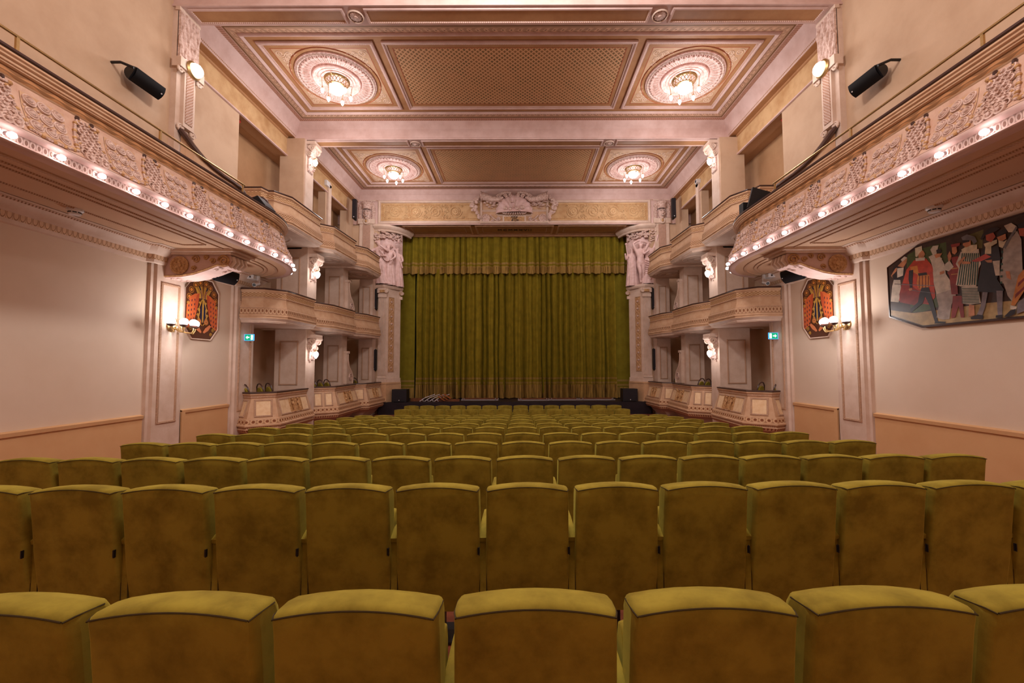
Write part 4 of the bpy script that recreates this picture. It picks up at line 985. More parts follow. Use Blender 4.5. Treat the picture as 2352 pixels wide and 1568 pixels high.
# bentwood chairs in the lowest boxes
ch=thing('box_chair','dark bentwood chair','chair',world=False)
m=MB();m.tube([(-.2,-.2,.45),(-.21,-.24,.7),(-.17,-.27,.86),(-.09,-.285,.94),(0,-.29,.96),(.09,-.285,.94),(.17,-.27,.86),(.21,-.24,.7),(.2,-.2,.45)],.019,DKW,8);c1=obj('back_hoop',m,ch)
m=MB();sec=[[(.155*math.cos(w)*q,-.24+dy-.03*(math.sin(w)*q),.68+.17*math.sin(w)*q) for w in [2*PI*k/20 for k in range(20)]] for q,dy in((.9,-.03),(1,-.015),(1,.015),(.9,.03))];loft(m,sec,VELVET);c2=obj('back_pad',m,ch)
m=MB();m.lathe([(.001,.44),(.21,.44),(.225,.455),(.22,.48),(.001,.5)],VELVET,20);c3=obj('seat',m,ch)
cl=[]
for a,b in((-.16,-.19),(.16,-.19),(-.16,.17),(.16,.17)):
    m=MB();m.tube([(a,b,.45),(a*1.15,b*1.15,0)],[.019,.014],DKW,8);cl.append(obj('leg',m,ch))
tr=[(c1,[]),(c2,[]),(c3,[])]+[(c,[]) for c in cl]
CH=[(-1,'nearest the balcony',[(-7.62,12.95,-.55),(-7.6,13.35,-.55),(-7.86,12.6,-.5)]),(-1,'in the middle',[(-7.45,15.85,-.5),(-7.42,16.35,-.5),(-7.4,16.85,-.5)]),(-1,'nearest the stage',[(-7.2,18.75,-.5),(-7.18,19.1,-.5)]),
    (1,'nearest the balcony',[(7.55,12.95,.55),(7.95,12.75,.5)]),(1,'in the middle',[(7.45,15.75,.5),(7.42,16.25,.5),(7.4,16.75,.5)]),(1,'nearest the stage',[(7.2,18.8,.5)])]
nm={1:['only'],2:['near','far'],3:['first','second','third']}
for s,wh,l in CH:
    for i,(x,y,a) in enumerate(sorted(l,key=lambda q:q[1])):
        w='' if len(l)==1 else nm[len(l)][i]+' '
        dup(ch,tr,(x,y,.165),a,'%sbentwood chair with olive pad in the bottom %s box %s'%(w,'left' if s<0 else 'right',wh))['group']='bentwood chairs in the boxes'
for p,_ in tr: bpy.data.objects.remove(p)
bpy.data.objects.remove(ch)
MURAL=[('ground',[(8.596,2.687),(7.901,2.406),(6.289,2.352),(6.274,2.645),(6.798,2.67),(7.433,2.662),(8.091,2.668),(8.574,2.791)]),('green',[(8.148,3.839),(7.95,3.9),(7.821,3.891),(7.368,3.879),(7.328,3.458),(7.644,3.592),(7.956,3.53),(8.177,3.597)]),('green',[(7.651,2.964),(7.549,2.893),(7.584,2.724),(7.887,2.669),(8.12,2.686),(8.141,2.848)]),('olive',[(7.124,3.882),(6.84,3.903),(6.785,3.91),(6.823,3.602),(7.099,3.682)]),('brown',[(7.393,3.887),(7.291,3.909),(7.234,3.838),(7.256,3.649),(7.396,3.582)]),('white',[(8.455,3.452),(8.327,3.425),(8.317,3.17),(8.386,2.929),(8.564,2.972),(8.514,3.282)]),('dark',[(8.477,3.654),(8.369,3.689),(8.207,3.619),(8.231,3.448),(8.314,3.377),(8.474,3.411)]),('white',[(8.38,3.631),(8.238,3.612),(8.262,3.455),(8.391,3.438)]),('skin',[(8.262,3.751),(8.211,3.819),(8.152,3.781),(8.171,3.698),(8.246,3.614),(8.37,3.674)]),('white',[(8.292,3.789),(8.211,3.834),(8.151,3.796),(8.183,3.775),(8.263,3.736)]),('skin',[(8.502,3.508),(8.4,3.576),(8.38,3.646),(8.42,3.641),(8.527,3.513),(8.496,3.454)]),('red',[(8.02,3.703),(7.776,3.682),(7.65,3.484),(7.646,3.182),(7.64,2.908),(7.769,2.792),(8.007,2.856),(8.376,2.957),(8.323,3.201),(8.179,3.554)]),('redd',[(8.286,3.312),(8.119,3.249),(7.978,3.107),(7.767,2.819),(8.067,2.822),(8.354,2.924),(8.361,3.089)]),('red',[(8.035,3.693),(7.791,3.672),(7.687,3.548),(7.664,3.473),(7.842,3.502),(8.025,3.604)]),('orange',[(8.101,3.593),(7.953,3.586),(7.932,3.439),(7.725,3.35),(7.722,3.142),(7.807,3.103),(7.949,3.116),(7.985,3.251),(7.948,3.4),(8.076,3.5)]),('stripe',[(7.927,3.381),(7.906,3.376),(7.927,3.126),(7.948,3.137)]),('stripe',[(7.871,3.368),(7.85,3.364),(7.863,3.107),(7.885,3.111)]),('stripe',[(7.808,3.354),(7.787,3.35),(7.8,3.109),(7.821,3.113)]),('stripe',[(7.753,3.335),(7.733,3.331),(7.75,3.134),(7.767,3.13)]),('dark',[(8.127,3.527),(8.037,3.52),(8.066,3.267),(8.079,3.169),(8.123,3.177),(8.144,3.356)]),('dark',[(7.947,3.428),(7.777,3.41),(7.766,3.359),(7.935,3.375)]),('dark',[(7.89,3.133),(7.751,3.12),(7.684,2.847),(7.642,2.637),(7.612,2.458),(7.672,2.451),(7.744,2.747),(7.829,2.954),(7.878,2.836),(8.12,2.686),(8.138,2.76),(7.977,2.865),(7.94,3.015)]),('dark',[(7.664,2.463),(7.471,2.429),(7.485,2.404),(7.68,2.418)]),('white',[(7.981,3.736),(7.789,3.706),(7.799,3.646),(7.977,3.678)]),('skin',[(7.924,3.849),(7.823,3.849),(7.786,3.769),(7.817,3.707),(7.916,3.726)]),('cream',[(7.978,3.936),(7.84,3.939),(7.837,3.853),(7.897,3.813),(7.944,3.748),(7.979,3.772)]),('skin',[(8.154,3.162),(8.079,3.169),(8.073,3.125),(8.134,3.114)]),('steel',[(8.081,3.126),(7.419,2.917),(7.42,2.908),(8.081,3.115)]),('steel',[(8.454,3.324),(7.642,3.129),(7.642,3.118),(8.455,3.313)]),('white',[(7.694,3.66),(7.508,3.652),(7.44,3.486),(7.424,3.296),(7.278,3.016),(7.416,2.989),(7.611,2.951),(7.652,3.183),(7.651,3.457)]),('whited',[(7.624,2.96),(7.416,2.989),(7.278,3.016),(7.274,2.873),(7.355,2.73),(7.406,2.475),(7.52,2.474),(7.634,2.528),(7.584,2.724)]),('white',[(7.427,3.483),(7.349,3.529),(7.282,3.395),(7.372,3.337),(7.445,3.381)]),('white',[(7.655,3.389),(7.485,3.363),(7.559,3.191),(7.65,3.224)]),('white',[(7.72,3.695),(7.637,3.714),(7.472,3.602),(7.514,3.532),(7.659,3.555)]),('skin',[(7.617,3.722),(7.467,3.694),(7.509,3.638),(7.588,3.632)]),('white',[(7.679,3.822),(7.629,3.876),(7.523,3.859),(7.539,3.809),(7.571,3.709),(7.638,3.7)]),('dark',[(7.574,3.778),(7.513,3.795),(7.471,3.736),(7.518,3.708),(7.563,3.728)]),('skin',[(7.375,3.629),(7.334,3.697),(7.308,3.598),(7.331,3.525),(7.368,3.521)]),('skin',[(7.53,3.36),(7.446,3.368),(7.449,3.315),(7.527,3.306)]),('redd',[(7.322,3.575),(7.2,3.569),(7.183,3.448),(7.237,3.099),(7.236,2.892),(7.345,2.911),(7.364,3.256),(7.398,3.317),(7.282,3.395)]),('redd',[(7.322,2.881),(7.167,2.854),(7.162,2.726),(7.153,2.471),(7.211,2.478),(7.236,2.686),(7.306,2.489),(7.374,2.484),(7.342,2.728)]),('gold',[(7.32,3.377),(7.211,3.364),(7.212,3.352),(7.321,3.362)]),('gold',[(7.332,3.275),(7.223,3.264),(7.223,3.251),(7.332,3.26)]),('skin',[(7.294,3.751),(7.215,3.741),(7.208,3.648),(7.252,3.609),(7.293,3.646)]),('redd',[(7.309,3.809),(7.152,3.794),(7.161,3.751),(7.203,3.738),(7.3,3.753)]),('white',[(7.149,3.632),(6.867,3.602),(6.848,3.338),(6.884,3.273),(6.919,3.034),(6.945,2.965),(7.136,3.002),(7.263,3.065),(7.2,3.349),(7.243,3.437)]),('white',[(7.171,3.008),(6.911,2.971),(6.883,2.683),(7.038,2.682),(7.163,2.714)]),('dgreen',[(7.132,3.602),(7.114,3.596),(7.222,3.057),(7.241,3.061)]),('dgreen',[(7.1,3.593),(7.082,3.588),(7.183,3.049),(7.202,3.053)]),('dgreen',[(7.068,3.584),(7.05,3.579),(7.144,3.041),(7.163,3.045)]),('dgreen',[(7.037,3.575),(7.019,3.57),(7.106,3.034),(7.124,3.038)]),('dgreen',[(7.006,3.567),(6.988,3.562),(7.068,3.026),(7.086,3.03)]),('dgreen',[(6.975,3.558),(6.957,3.553),(7.03,3.019),(7.048,3.022)]),('dgreen',[(6.944,3.549),(6.926,3.545),(6.993,3.012),(7.011,3.015)]),('dgreen',[(6.914,3.541),(6.896,3.536),(6.956,3.004),(6.974,3.008)]),('dgreen',[(6.883,3.533),(6.866,3.528),(6.92,2.997),(6.937,3.0)]),('dgreen',[(7.167,2.989),(6.891,2.941),(6.89,2.928),(7.165,2.975)]),('dgreen',[(7.169,2.961),(6.893,2.914),(6.891,2.902),(7.167,2.948)]),('dgreen',[(7.17,2.933),(6.894,2.887),(6.893,2.875),(7.168,2.92)]),('dgreen',[(7.172,2.905),(6.895,2.861),(6.894,2.848),(7.17,2.892)]),('dgreen',[(7.173,2.877),(6.897,2.834),(6.895,2.821),(7.171,2.864)]),('dgreen',[(7.175,2.849),(6.898,2.807),(6.897,2.795),(7.173,2.836)]),('dgreen',[(7.176,2.821),(6.9,2.78),(6.898,2.768),(7.174,2.808)]),('dgreen',[(7.178,2.794),(6.901,2.754),(6.9,2.741),(7.176,2.781)]),('dgreen',[(7.179,2.766),(6.903,2.727),(6.901,2.714),(7.177,2.753)]),('dgreen',[(7.181,2.738),(6.904,2.7),(6.903,2.688),(7.179,2.725)]),('cream',[(7.135,3.667),(7.017,3.709),(6.884,3.682),(6.888,3.608),(6.99,3.575),(7.116,3.597)]),('skin',[(7.093,3.795),(6.979,3.786),(6.978,3.697),(7.053,3.681),(7.108,3.736)]),('dark',[(7.116,3.815),(7.068,3.839),(6.99,3.801),(6.997,3.766),(7.095,3.77)]),('steel',[(7.124,3.882),(7.03,3.903),(6.91,3.827),(6.882,3.731),(6.928,3.695),(6.968,3.782),(7.104,3.824)]),('skin',[(7.206,3.454),(7.108,3.531),(7.074,3.515),(7.161,3.416),(7.176,3.356)]),('skin',[(7.135,3.461),(6.999,3.414),(7.001,3.377),(7.137,3.411)]),('skin',[(7.061,2.685),(6.983,2.661),(6.981,2.488),(7.083,2.475)]),('dark',[(6.803,3.584),(6.576,3.566),(6.559,3.313),(6.624,3.033),(6.535,2.839),(6.587,2.802),(6.916,2.885),(6.908,3.032),(6.841,3.263),(6.839,3.508)]),('grey',[(6.842,2.86),(6.768,2.846),(6.824,2.589),(6.874,2.462),(6.948,2.496),(6.886,2.623)]),('grey',[(6.644,2.848),(6.555,2.831),(6.586,2.439),(6.646,2.446)]),('dark',[(7.05,2.459),(6.937,2.495),(6.852,2.472),(6.865,2.413),(7.041,2.427)]),('dark',[(6.671,2.449),(6.576,2.449),(6.584,2.398),(6.678,2.409)]),('cream',[(6.783,3.664),(6.59,3.677),(6.593,3.619),(6.666,3.592),(6.769,3.611)]),('cream',[(6.759,3.608),(6.676,3.595),(6.683,3.465),(6.776,3.491)]),('skinr',[(6.748,3.812),(6.643,3.826),(6.607,3.73),(6.673,3.655),(6.743,3.712)]),('dark',[(6.826,3.763),(6.79,3.825),(6.702,3.894),(6.579,3.876),(6.541,3.839),(6.624,3.807),(6.749,3.8),(6.806,3.732)]),('redb',[(6.987,3.423),(6.765,3.488),(6.685,3.418),(6.835,3.384),(6.922,3.394)]),('skin',[(6.782,3.383),(6.678,3.368),(6.68,3.32),(6.742,3.336)]),('whited',[(6.509,3.511),(6.316,3.729),(6.269,3.577),(6.279,3.05),(6.35,2.918),(6.579,2.953),(6.582,3.083),(6.528,3.352)]),('whited',[(6.539,2.957),(6.341,2.928),(6.348,2.793),(6.423,2.613),(6.492,2.739)]),('white',[(6.669,3.341),(6.569,3.327),(6.582,3.083),(6.641,3.096)]),('cream',[(6.571,3.659),(6.494,3.612),(6.454,3.635),(6.519,3.514),(6.567,3.551)]),('skin',[(6.588,3.712),(6.468,3.733),(6.463,3.649),(6.513,3.63),(6.571,3.659)]),('white',[(6.481,3.866),(6.384,3.879),(6.313,3.796),(6.336,3.713),(6.429,3.743)]),('dark',[(6.598,3.715),(6.543,3.816),(6.455,3.804),(6.448,3.749),(6.537,3.731)]),('steel',[(6.508,3.534),(6.321,3.811),(6.31,3.772),(6.481,3.491)]),('skin',[(6.5,3.135),(6.443,3.122),(6.431,2.981),(6.486,3.027)]),('dgreen',[(6.541,3.473),(6.512,3.471),(6.511,3.436),(6.541,3.44)]),('dgreen',[(6.549,3.375),(6.52,3.373),(6.52,3.338),(6.549,3.342)]),('dgreen',[(6.557,3.277),(6.528,3.276),(6.528,3.241),(6.557,3.244)]),('dgreen',[(6.566,3.179),(6.536,3.178),(6.536,3.143),(6.565,3.146)]),('dgreen',[(6.574,3.081),(6.544,3.081),(6.544,3.045),(6.574,3.048)]),('dgreen',[(6.582,2.983),(6.552,2.983),(6.552,2.948),(6.582,2.95)]),('orange',[(6.335,3.028),(6.248,3.121),(6.266,2.789),(6.406,2.565),(6.453,2.583)]),('redd',[(6.341,2.916),(6.255,2.988),(6.258,2.944),(6.354,2.851)]),('redd',[(6.388,2.744),(6.262,2.856),(6.265,2.811),(6.4,2.677)]),('white',[(6.462,2.584),(6.379,2.549),(6.392,2.494),(6.465,2.527)]),('dark',[(6.558,2.412),(6.466,2.504),(6.39,2.517),(6.413,2.44),(6.491,2.393)]),('dark',[(6.302,3.827),(6.21,3.851),(6.215,3.74),(6.296,3.768)]),('skinr',[(6.296,3.757),(6.215,3.74),(6.222,3.608),(6.284,3.639)]),('grey',[(6.367,2.604),(6.272,2.679),(6.283,2.468),(6.385,2.437)])]
# ================================================================== LAMPS
GLOBE=emis('opal_globe',(255,244,240),1.5);DROP=emis('lit_glass_drop',(255,242,244),3.2);BOWL=emis('lit_glass_bowl',(255,244,246),1.1);LAMP=emis('lit_bracket_lamp',(255,240,240),3.);CRY=emis('lit_crystal_dome',(255,242,240),1.8)
MED=plaster('medallion_stucco',(236,206,200),(204,160,146),10,.5,.2)
for (cx,cy,where) in ((-5.32,12.18,'front left'),(5.32,12.18,'front right'),(-5.32,17.85,'far left'),(5.32,17.85,'far right')):
    T=Matrix.Translation((cx,cy,ZC-.012))@Matrix.Rotation(PI,4,'X')
    r=thing('ceiling_medallion','round fluted stucco medallion on the %s ceiling panel'%where,'medallion',(cx,cy,ZC))
    m=MB();m.lathe([(1.29,0),(1.27,.02),(1.25,.0)],bpy.data.materials['brick_red_line'],48,T);m.lathe([(1.25,.004),(1.2,-.02+.03),(1.16,.012)],BROWN,48,T);m.lathe([(1.16,.01),(1.15,.05),(1.12,.06),(1.10,.05)],MED,48,T);obj('rim',m,r)
    m=MB();m.lathe([(1.12,.06),(1.08,.085),(1.04,.06)],ORN,120,T,wob=lambda k,i:1+.012*(k%2));m.lathe([(1.04,.06),(.98,.09),(.74,.05)],MED,144,T,wob=lambda k,i:1)
    for k in range(96):
        w=2*PI*k/96;c,s_=math.cos(w),math.sin(w);m.tube([(cx+1.02*c,cy+1.02*s_,ZC-.085),(cx+.9*c,cy+.9*s_,ZC-.10),(cx+.75*c,cy+.75*s_,ZC-.07)],[.02,.016,.011],MED if k%2 else ORN,5)
        if k%2==0:
            m.ball((cx+1.0*c,cy+1.0*s_,ZC-.1),.026,ORN,5,4)
    obj('fluted_ring',m,r)
    m=MB();m.lathe([(.74,.05),(.73,.02),(.70,.02),(.69,.08),(.66,.10),(.63,.09),(.61,.05),(.55,.05),(.54,.065),(.5,.065),(.49,.05),(.46,.05),(.45,.075),(.41,.08),(.4,.05),(.001,.05)],MED,48,T);obj('inner_mouldings',m,r)
    c=thing('ceiling_lamp','brass ceiling lamp with glass bowl and hanging bulbs, %s'%where,'ceiling lamp',(cx,cy,ZC-.06))
    m=MB();T2=Matrix.Translation((cx,cy,ZC-.06))@Matrix.Rotation(PI,4,'X')
    m.lathe([(.36,0),(.37,.02),(.35,.05),(.33,.06)],BRASS,32,T2);m.lathe([(.25,.17),(.255,.2),(.22,.21)],BRASS,28,T2)
    for k in range(18):
        w=2*PI*k/18;v=2*PI*(k+1)/18
        for a,b in((w,v),(v,w)): m.tube([(cx+.34*math.cos(a),cy+.34*math.sin(a),ZC-.11),(cx+.29*math.cos((a+b)/2),cy+.29*math.sin((a+b)/2),ZC-.17),(cx+.25*math.cos(b),cy+.25*math.sin(b),ZC-.24)],.009,BRASS,5)
    obj('crown',m,c)
    m=MB();m.lathe([(.215,.2),(.22,.25),(.2,.33),(.15,.39),(.08,.42),(.001,.43)],BOWL,20,T2);obj('glass_bowl',m,c)
    for k in range(6):
        w=PI/6+PI/3*k;dx,dy=math.cos(w),math.sin(w)
        m=MB();m.tube([(cx+.33*dx,cy+.33*dy,ZC-.12),(cx+.43*dx,cy+.43*dy,ZC-.11),(cx+.42*dx,cy+.42*dy,ZC-.2),(cx+.40*dx,cy+.40*dy,ZC-.40)],.009,BRASS,5);m.lathe([(.02,0),(.025,.05),(.012,.07)],BRASS,8,Matrix.Translation((cx+.4*dx,cy+.4*dy,ZC-.44)));a=obj('arm',m,c)
        m=MB();m.lathe([(.02,-.0),(.05,-.04),(.052,-.075),(.035,-.125),(.012,-.16),(.001,-.165)],DROP,8,Matrix.Translation((cx+.4*dx,cy+.4*dy,ZC-.43)));obj('bulb',m,a)
for s,side in SIDES:
    # crystal dome lamp on a console at the upper pilaster
    r=thing('pilaster_console','%s upper pilaster with carved console and round crystal lamp'%side,'pilaster lamp',(s*7.445,9.25,6.9))
    m=MB(s);m.box((7.445,8.93,6.2),(8.2,9.47,9.82),TRIM);m.box((7.40,8.9,9.72),(7.5,9.5,9.82),TRIM);obj('pilaster',m,r)
    m=MB(s);m.box((7.39,8.93,8.62),(7.46,9.47,9.72),ORN)
    for k in range(7): 
        y=8.97+.07*k;m.tube([(7.385,y+.05*math.sin(k*2+j*.9),9.7-.125*j) for j in range(9)],[.02+.02*(1+math.sin(k+j*1.3))/2 for j in range(9)],ORN,6)
    obj('draped_relief',m,r)
    m=MB(s);m.box((7.30,8.86,8.38),(7.5,9.54,8.6),TRIM);m.box((7.36,9.05,7.1),(7.45,9.35,8.4),TRIM);m.box((7.345,9.10,7.2),(7.365,9.30,8.35),LEAFB)
    for y in(8.93,9.47): m.tube(spiral((7.36,y,8.34),.09,1.6,(0,1,0),(0,0,1),14,.2),.025,TRIM,6)
    for y in(9.02,9.38): m.tube(spiral((7.4,y,7.05),.09,1.6,(0,1,0),(0,0,1),14,.2),.025,TRIM,6)
    obj('console',m,r)
    TT=Matrix.Translation((7.30,9.2,8.5))@Matrix.Rotation(-PI/2,4,'Y')
    m=MB(s);m.lathe([(.19,-.02),(.2,.03),(.17,.06),(.15,.06)],BRASS,24,TT);a=obj('lamp_collar',m,r)
    m=MB(s);m.lathe([(.155,.05),(.15,.1),(.12,.16),(.06,.2),(.001,.21)],CRY,16,TT);obj('crystal_dome',m,a)
    # scroll brackets with lamps on the column between the boxes
    for zt,wh in((9.72,'top of the'),(5.6,'middle tier of the'),(2.72,'bottom tier of the')):
        X=7.40 if zt>6 else 7.22;h=1. if zt>6 else .82
        r=thing('scroll_bracket','scrolled plaster bracket with a lit lamp, %s %s box column'%(wh,side),'bracket lamp',(s*X,14.67,zt-.9))
        m=MB(s);m.box((X-.3,14.42,zt-.07),(X+.05,14.93,zt+.05),TRIM);m.tube([(X-.27,14.45,zt-.1),(X-.27,14.9,zt-.1)],.06,TRIM,10)
        for y in(14.46,14.88):
            m.tube(spiral((X-.17,y,zt-.2),.12,1.8,(1,0,0),(0,0,1),18,.15),.03,TRIM,6);m.tube(spiral((X-.08,y,zt-.42),.1,1.7,(1,0,0),(0,0,1),16,.15),.025,TRIM,6)
        m.prism([(X-.25,zt-.1),(X,zt-.05),(X,zt-1.05*h),(X-.05,zt-1.0*h),(X-.06,zt-.6),(X-.14,zt-.35)],'y',14.5,14.84,ORN)
        for k in range(12): m.ball((X-.08-.05*math.sin(k),14.5+.34*rnd.random(),zt-.45-.05*k*h),.03,ORN,6,4)
        obj('bracket',m,r)
        m=MB(s);m.lathe([(.05,0),(.06,.03),(.04,.06)],BRASS,10,Matrix.Translation((X-.19,14.67,zt-.55)));a=obj('holder',m,r)
        m=MB(s);m.lathe([(.03,0),(.085,-.06),(.09,-.12),(.06,-.2),(.02,-.25),(.001,-.255)],LAMP,10,Matrix.Translation((X-.2,14.67,zt-.53)));obj('lamp_glass',m,a)
    # pier volutes between middle and last boxes
    for z0 in(.9,3.98):
        m=MB(s);pl=[(17.62,z0),(18.2,z0),(18.25,z0+.25),(18.12,z0+.5),(17.85,z0+.72),(17.72,z0+1.0),(17.7,z0+1.35),(17.62,z0+1.35)]
        m.prism(pl,'x',7.15,7.35,TRIM);m.tube([(7.14,y,z) for y,z in pl[1:7]],.03,TRIM,6);m.tube(spiral((7.14,17.98,z0+.28),.17,1.8,(0,1,0),(0,0,1),20,.15),.028,ORN,6)
        m.box((7.1,17.6,z0+1.3),(7.4,17.8,z0+1.4),TRIM)
        o=obj('pier_volute',m);tag(o,'%s scrolled plaster volute standing on the %s box rail'%(side,'bottom' if z0<2 else 'middle'),'volute')
    # wall lamps with four opal globes
    r=thing('wall_lamp','brass wall lamp with four glowing opal globes on the %s wall'%side,'wall lamp',(s*7.93,9.65,2.6))
    m=MB(s);m.lathe([(.13,0),(.12,.03),(.08,.05),(.06,.1),(.001,.12)],BRASS,20,Matrix.Translation((7.96,9.65,2.6))@Matrix.Rotation(-PI/2,4,'Y'))
    m.tube(spiral((7.9,9.65,2.72),.09,1.3,(0,1,0),(0,0,1),14,.2),.014,BRASS,6);obj('back_plate',m,r)
    for x,y in((7.66,9.30),(7.54,9.51),(7.54,9.79),(7.66,10.0)):
        m=MB(s);m.tube([(7.88,9.65+(y-9.65)*.15,2.56),(7.8+(x-7.8)*.5,9.65+(y-9.65)*.5,2.46),(x+.02,9.65+(y-9.65)*.9,2.45),(x,y,2.52),(x,y,2.58)],.013,BRASS,7)
        m.tube(spiral((7.78,9.65+(y-9.65)*.4,2.56),.06,1.3,(x-7.8,y-9.65,0),(0,0,1),12,.2),.01,BRASS,5);m.lathe([(.02,0),(.075,.03),(.085,.055),(.07,.06)],DKW,14,Matrix.Translation((x,y,2.57)));a=obj('arm',m,r)
        m=MB(s);m.ball((x,y,2.695),.088,GLOBE,14,10);obj('globe',m,a)
    # big scrolled bracket under the balcony
    r=thing('balcony_bracket','large carved scroll bracket under the %s balcony'%side,'bracket',(s*7.3,9.65,3.75))
    pl=[(7.965,4.3),(6.55,4.3),(6.45,4.22),(6.43,4.1),(6.5,3.98),(6.62,3.95),(6.75,3.98),(7.0,3.88),(7.3,3.78),(7.6,3.73),(7.965,3.72)]
    m=MB(s);m.prism(pl,'y',9.44,9.96,PINK);m.box((6.4,9.36,4.24),(7.97,10.04,4.3),TRIM);m.box((6.32,9.3,4.29),(7.97,10.1,4.36),TRIM);obj('body',m,r)
    m=MB(s)
    for y in(9.43,9.97):
        e=Vector((0,0,0))
        m.tube(spiral((6.6,y,4.1),.14,2,(1,0,0),(0,0,1),20,.12),.026,ORNG,6);M=Matrix.Translation((7.62,y,4.0))@Matrix.Rotation(PI/2 if y<9.6 else -PI/2,4,'X')
        m.lathe([(.21,0),(.21,.03),(.17,.035),(.15,.012),(.06,.015),(.05,.04),(.001,.05)],ORNG,24,M)
        for k in range(8): m.ball((7.62+.11*math.cos(k*PI/4),y,4.0+.11*math.sin(k*PI/4)),.035,ORNG,7,5)
        for x,z,rr,sg in((7.25,4.14,.1,1),(7.02,4.18,.06,-1),(7.3,3.93,.06,-1),(6.86,4.1,.07,1)): m.tube(spiral((x,y,z),rr,1.7,(sg,0,0),(0,0,1),16,.15),.018,ORNG,5)
        m.tube([(a,y,b+.03) for a,b in pl[4:]],.022,ORNG,5)
    obj('side_carving',m,r,label='gilded scrolls and rosette')
    m=MB(s)
    for k in range(9):
        t=k/8;x=6.75+1.1*t;z=3.97-.24*min(1,t*1.15)
        for dy in(-.12,.12): m.tube(spiral((x,9.7+dy,z-.01),.07,1.4,(1,0,-.2),(0,1 if dy>0 else -1,0),10,.2),.014,ORN,5)
    for k in range(4): m.tube([(6.44,9.5+.13*k,4.2),(6.4,9.5+.13*k,4.08),(6.5,9.5+.13*k,3.97)],.045,TRIM,7)
    obj('underside_carving',m,r)

    # ============================================================== LOUDSPEAKERS
    def dspk(r,c,L,wd,yaw,pitch,roll):
        """loudspeaker with a half-round back, long axis x, front +z"""
        M=Matrix.Translation(c)@Matrix.Rotation(yaw,4,'Z')@Matrix.Rotation(pitch,4,'Y')@Matrix.Rotation(roll,4,'X')
        hl,h=L/2,wd/2
        def sec(x,k): return [M@Vector((x,h*k*math.cos(w),-.02-.8*wd*k*math.sin(w))) for w in [PI*j/10 for j in range(11)]]
        m=MB(s)
        loft(m,[sec(-hl,.9),sec(-hl+.02,1),sec(hl-.02,1),sec(hl,.9)],BLACK);obj('cabinet',m,r)
        m=MB(s);vs=[];n=8
        for i in range(n+1):
            w=-h+2*h*i/n;b=.05*(1-(w/h)**2)
            vs+=[M@Vector((-hl+.01,w,-.01+b)),M@Vector((hl-.01,w,-.01+b))]
        m.add(vs,[(2*i,2*i+1,2*i+3,2*i+2) for i in range(n)],GRILLE);obj('grille',m,r)
        m=MB(s);m.lathe([(.014,0),(.014,.006),(.006,.006),(.006,.003),(.001,.003)],WHITEP,12,M@Matrix.Translation((hl-.06,0,.045)));obj('badge',m,r)
        return M
    r=thing('wall_loudspeaker','black loudspeaker angled down on the %s upper wall before the pilaster'%side,'loudspeaker',(s*7.25,8.25,7.4))
    M=Matrix();dspk(r,(7.25,8.05,7.36),.60,.29,PI/2+.12,.05,-2.15)
    m=MB(s);m.tube([(7.58,7.62,7.5),(7.4,7.62,7.5),(7.22,7.7,7.45)],.025,BLACK,6);obj('wall_arm',m,r)
    r=thing('hung_loudspeaker','black loudspeaker hung beside the %s balcony bracket'%side,'loudspeaker',(s*7.1,10.3,3.9))
    dspk(r,(7.1,10.25,3.90),.66,.33,PI/2+.1,.0,-2.0)
    m=MB(s)
    for y in(10.05,10.45): m.tube([(7.2,y,3.95),(7.2,y,4.36)],.02,BLACK,6)
    obj('hanger',m,r)
    for z0,z1,X,Y_,wh in((8.68,9.62,7.62,19.25,'high on the upper wall'),(4.46,5.44,6.86,20.06,'at middle box height'),(1.46,2.46,6.86,20.06,'at bottom box height')):
        r=thing('column_loudspeaker','tall slim black column loudspeaker on the %s, %s'%(side,wh),'loudspeaker',(s*X,Y_,z0))
        m=MB(s);m.box((X-.09,Y_-.02,z0),(X+.09,Y_+.16,z1),BLACK);obj('cabinet',m,r)
        m=MB(s);m.box((X-.08,Y_-.035,z0+.03),(X+.08,Y_-.015,z1-.03),GRILLE);obj('grille',m,r)
        m=MB(s);m.box((X-.02,Y_-.042,z0+.05),(X+.02,Y_-.034,z0+.09),WHITEP);obj('badge',m,r)
        m=MB(s);m.box((X-.04,Y_+.1,z0-.04),(X+.04,Y_+.25,z0),BLACK);m.box((X-.04,Y_+.1,z1),(X+.04,Y_+.25,z1+.03),BLACK);obj('mount',m,r)
    # camera under the balcony end, smoke detector, exit sign
    r=thing('security_camera','small white security camera below the %s balcony end'%side,'camera',(s*7.6,12.15,4.25))
    m=MB(s);m.box((7.58,12.0,4.24),(7.78,12.25,4.35),WHITEP);m.ball((7.68,11.99,4.29),.025,BLACK,8,6);obj('junction_box',m,r)
    m=MB(s);m.tube([(7.56,12.2,4.34),(7.54,12.16,4.18),(7.54,12.1,4.1)],[.05,.045,.05],WHITEP,10);m.tube([(7.54,12.16,4.12),(7.52,11.94,4.04)],.06,WHITEP,12);obj('camera_body',m,r)
    m=MB(s);m.tube([(7.52,11.945,4.042),(7.515,11.925,4.035)],.045,BLACK,12);obj('lens',m,r)
    r=thing('smoke_detector','white smoke detector on the %s balcony soffit'%side,'smoke detector',(s*7.38,6.94,4.36))
    m=MB(s);m.lathe([(.11,0),(.11,-.035),(.09,-.05),(.075,-.1),(.001,-.105)],WHITEP,22,Matrix.Translation((7.38,6.94,4.36)));obj('housing',m,r)
    m=MB(s)
    for k in range(8):
        w=k*PI/4;m.box((-.025,-.004,0),(.025,.004,.018),BLACK,Matrix.Translation((7.38+.083*math.cos(w),6.94+.083*math.sin(w),4.285))@Matrix.Rotation(w+PI/2,4,'Z'))
    obj('slot',m,r)
    r=thing('exit_sign','small lit green exit sign on the %s pilaster beside the boxes'%side,'exit sign',(s*7.8,12.27,2.43))
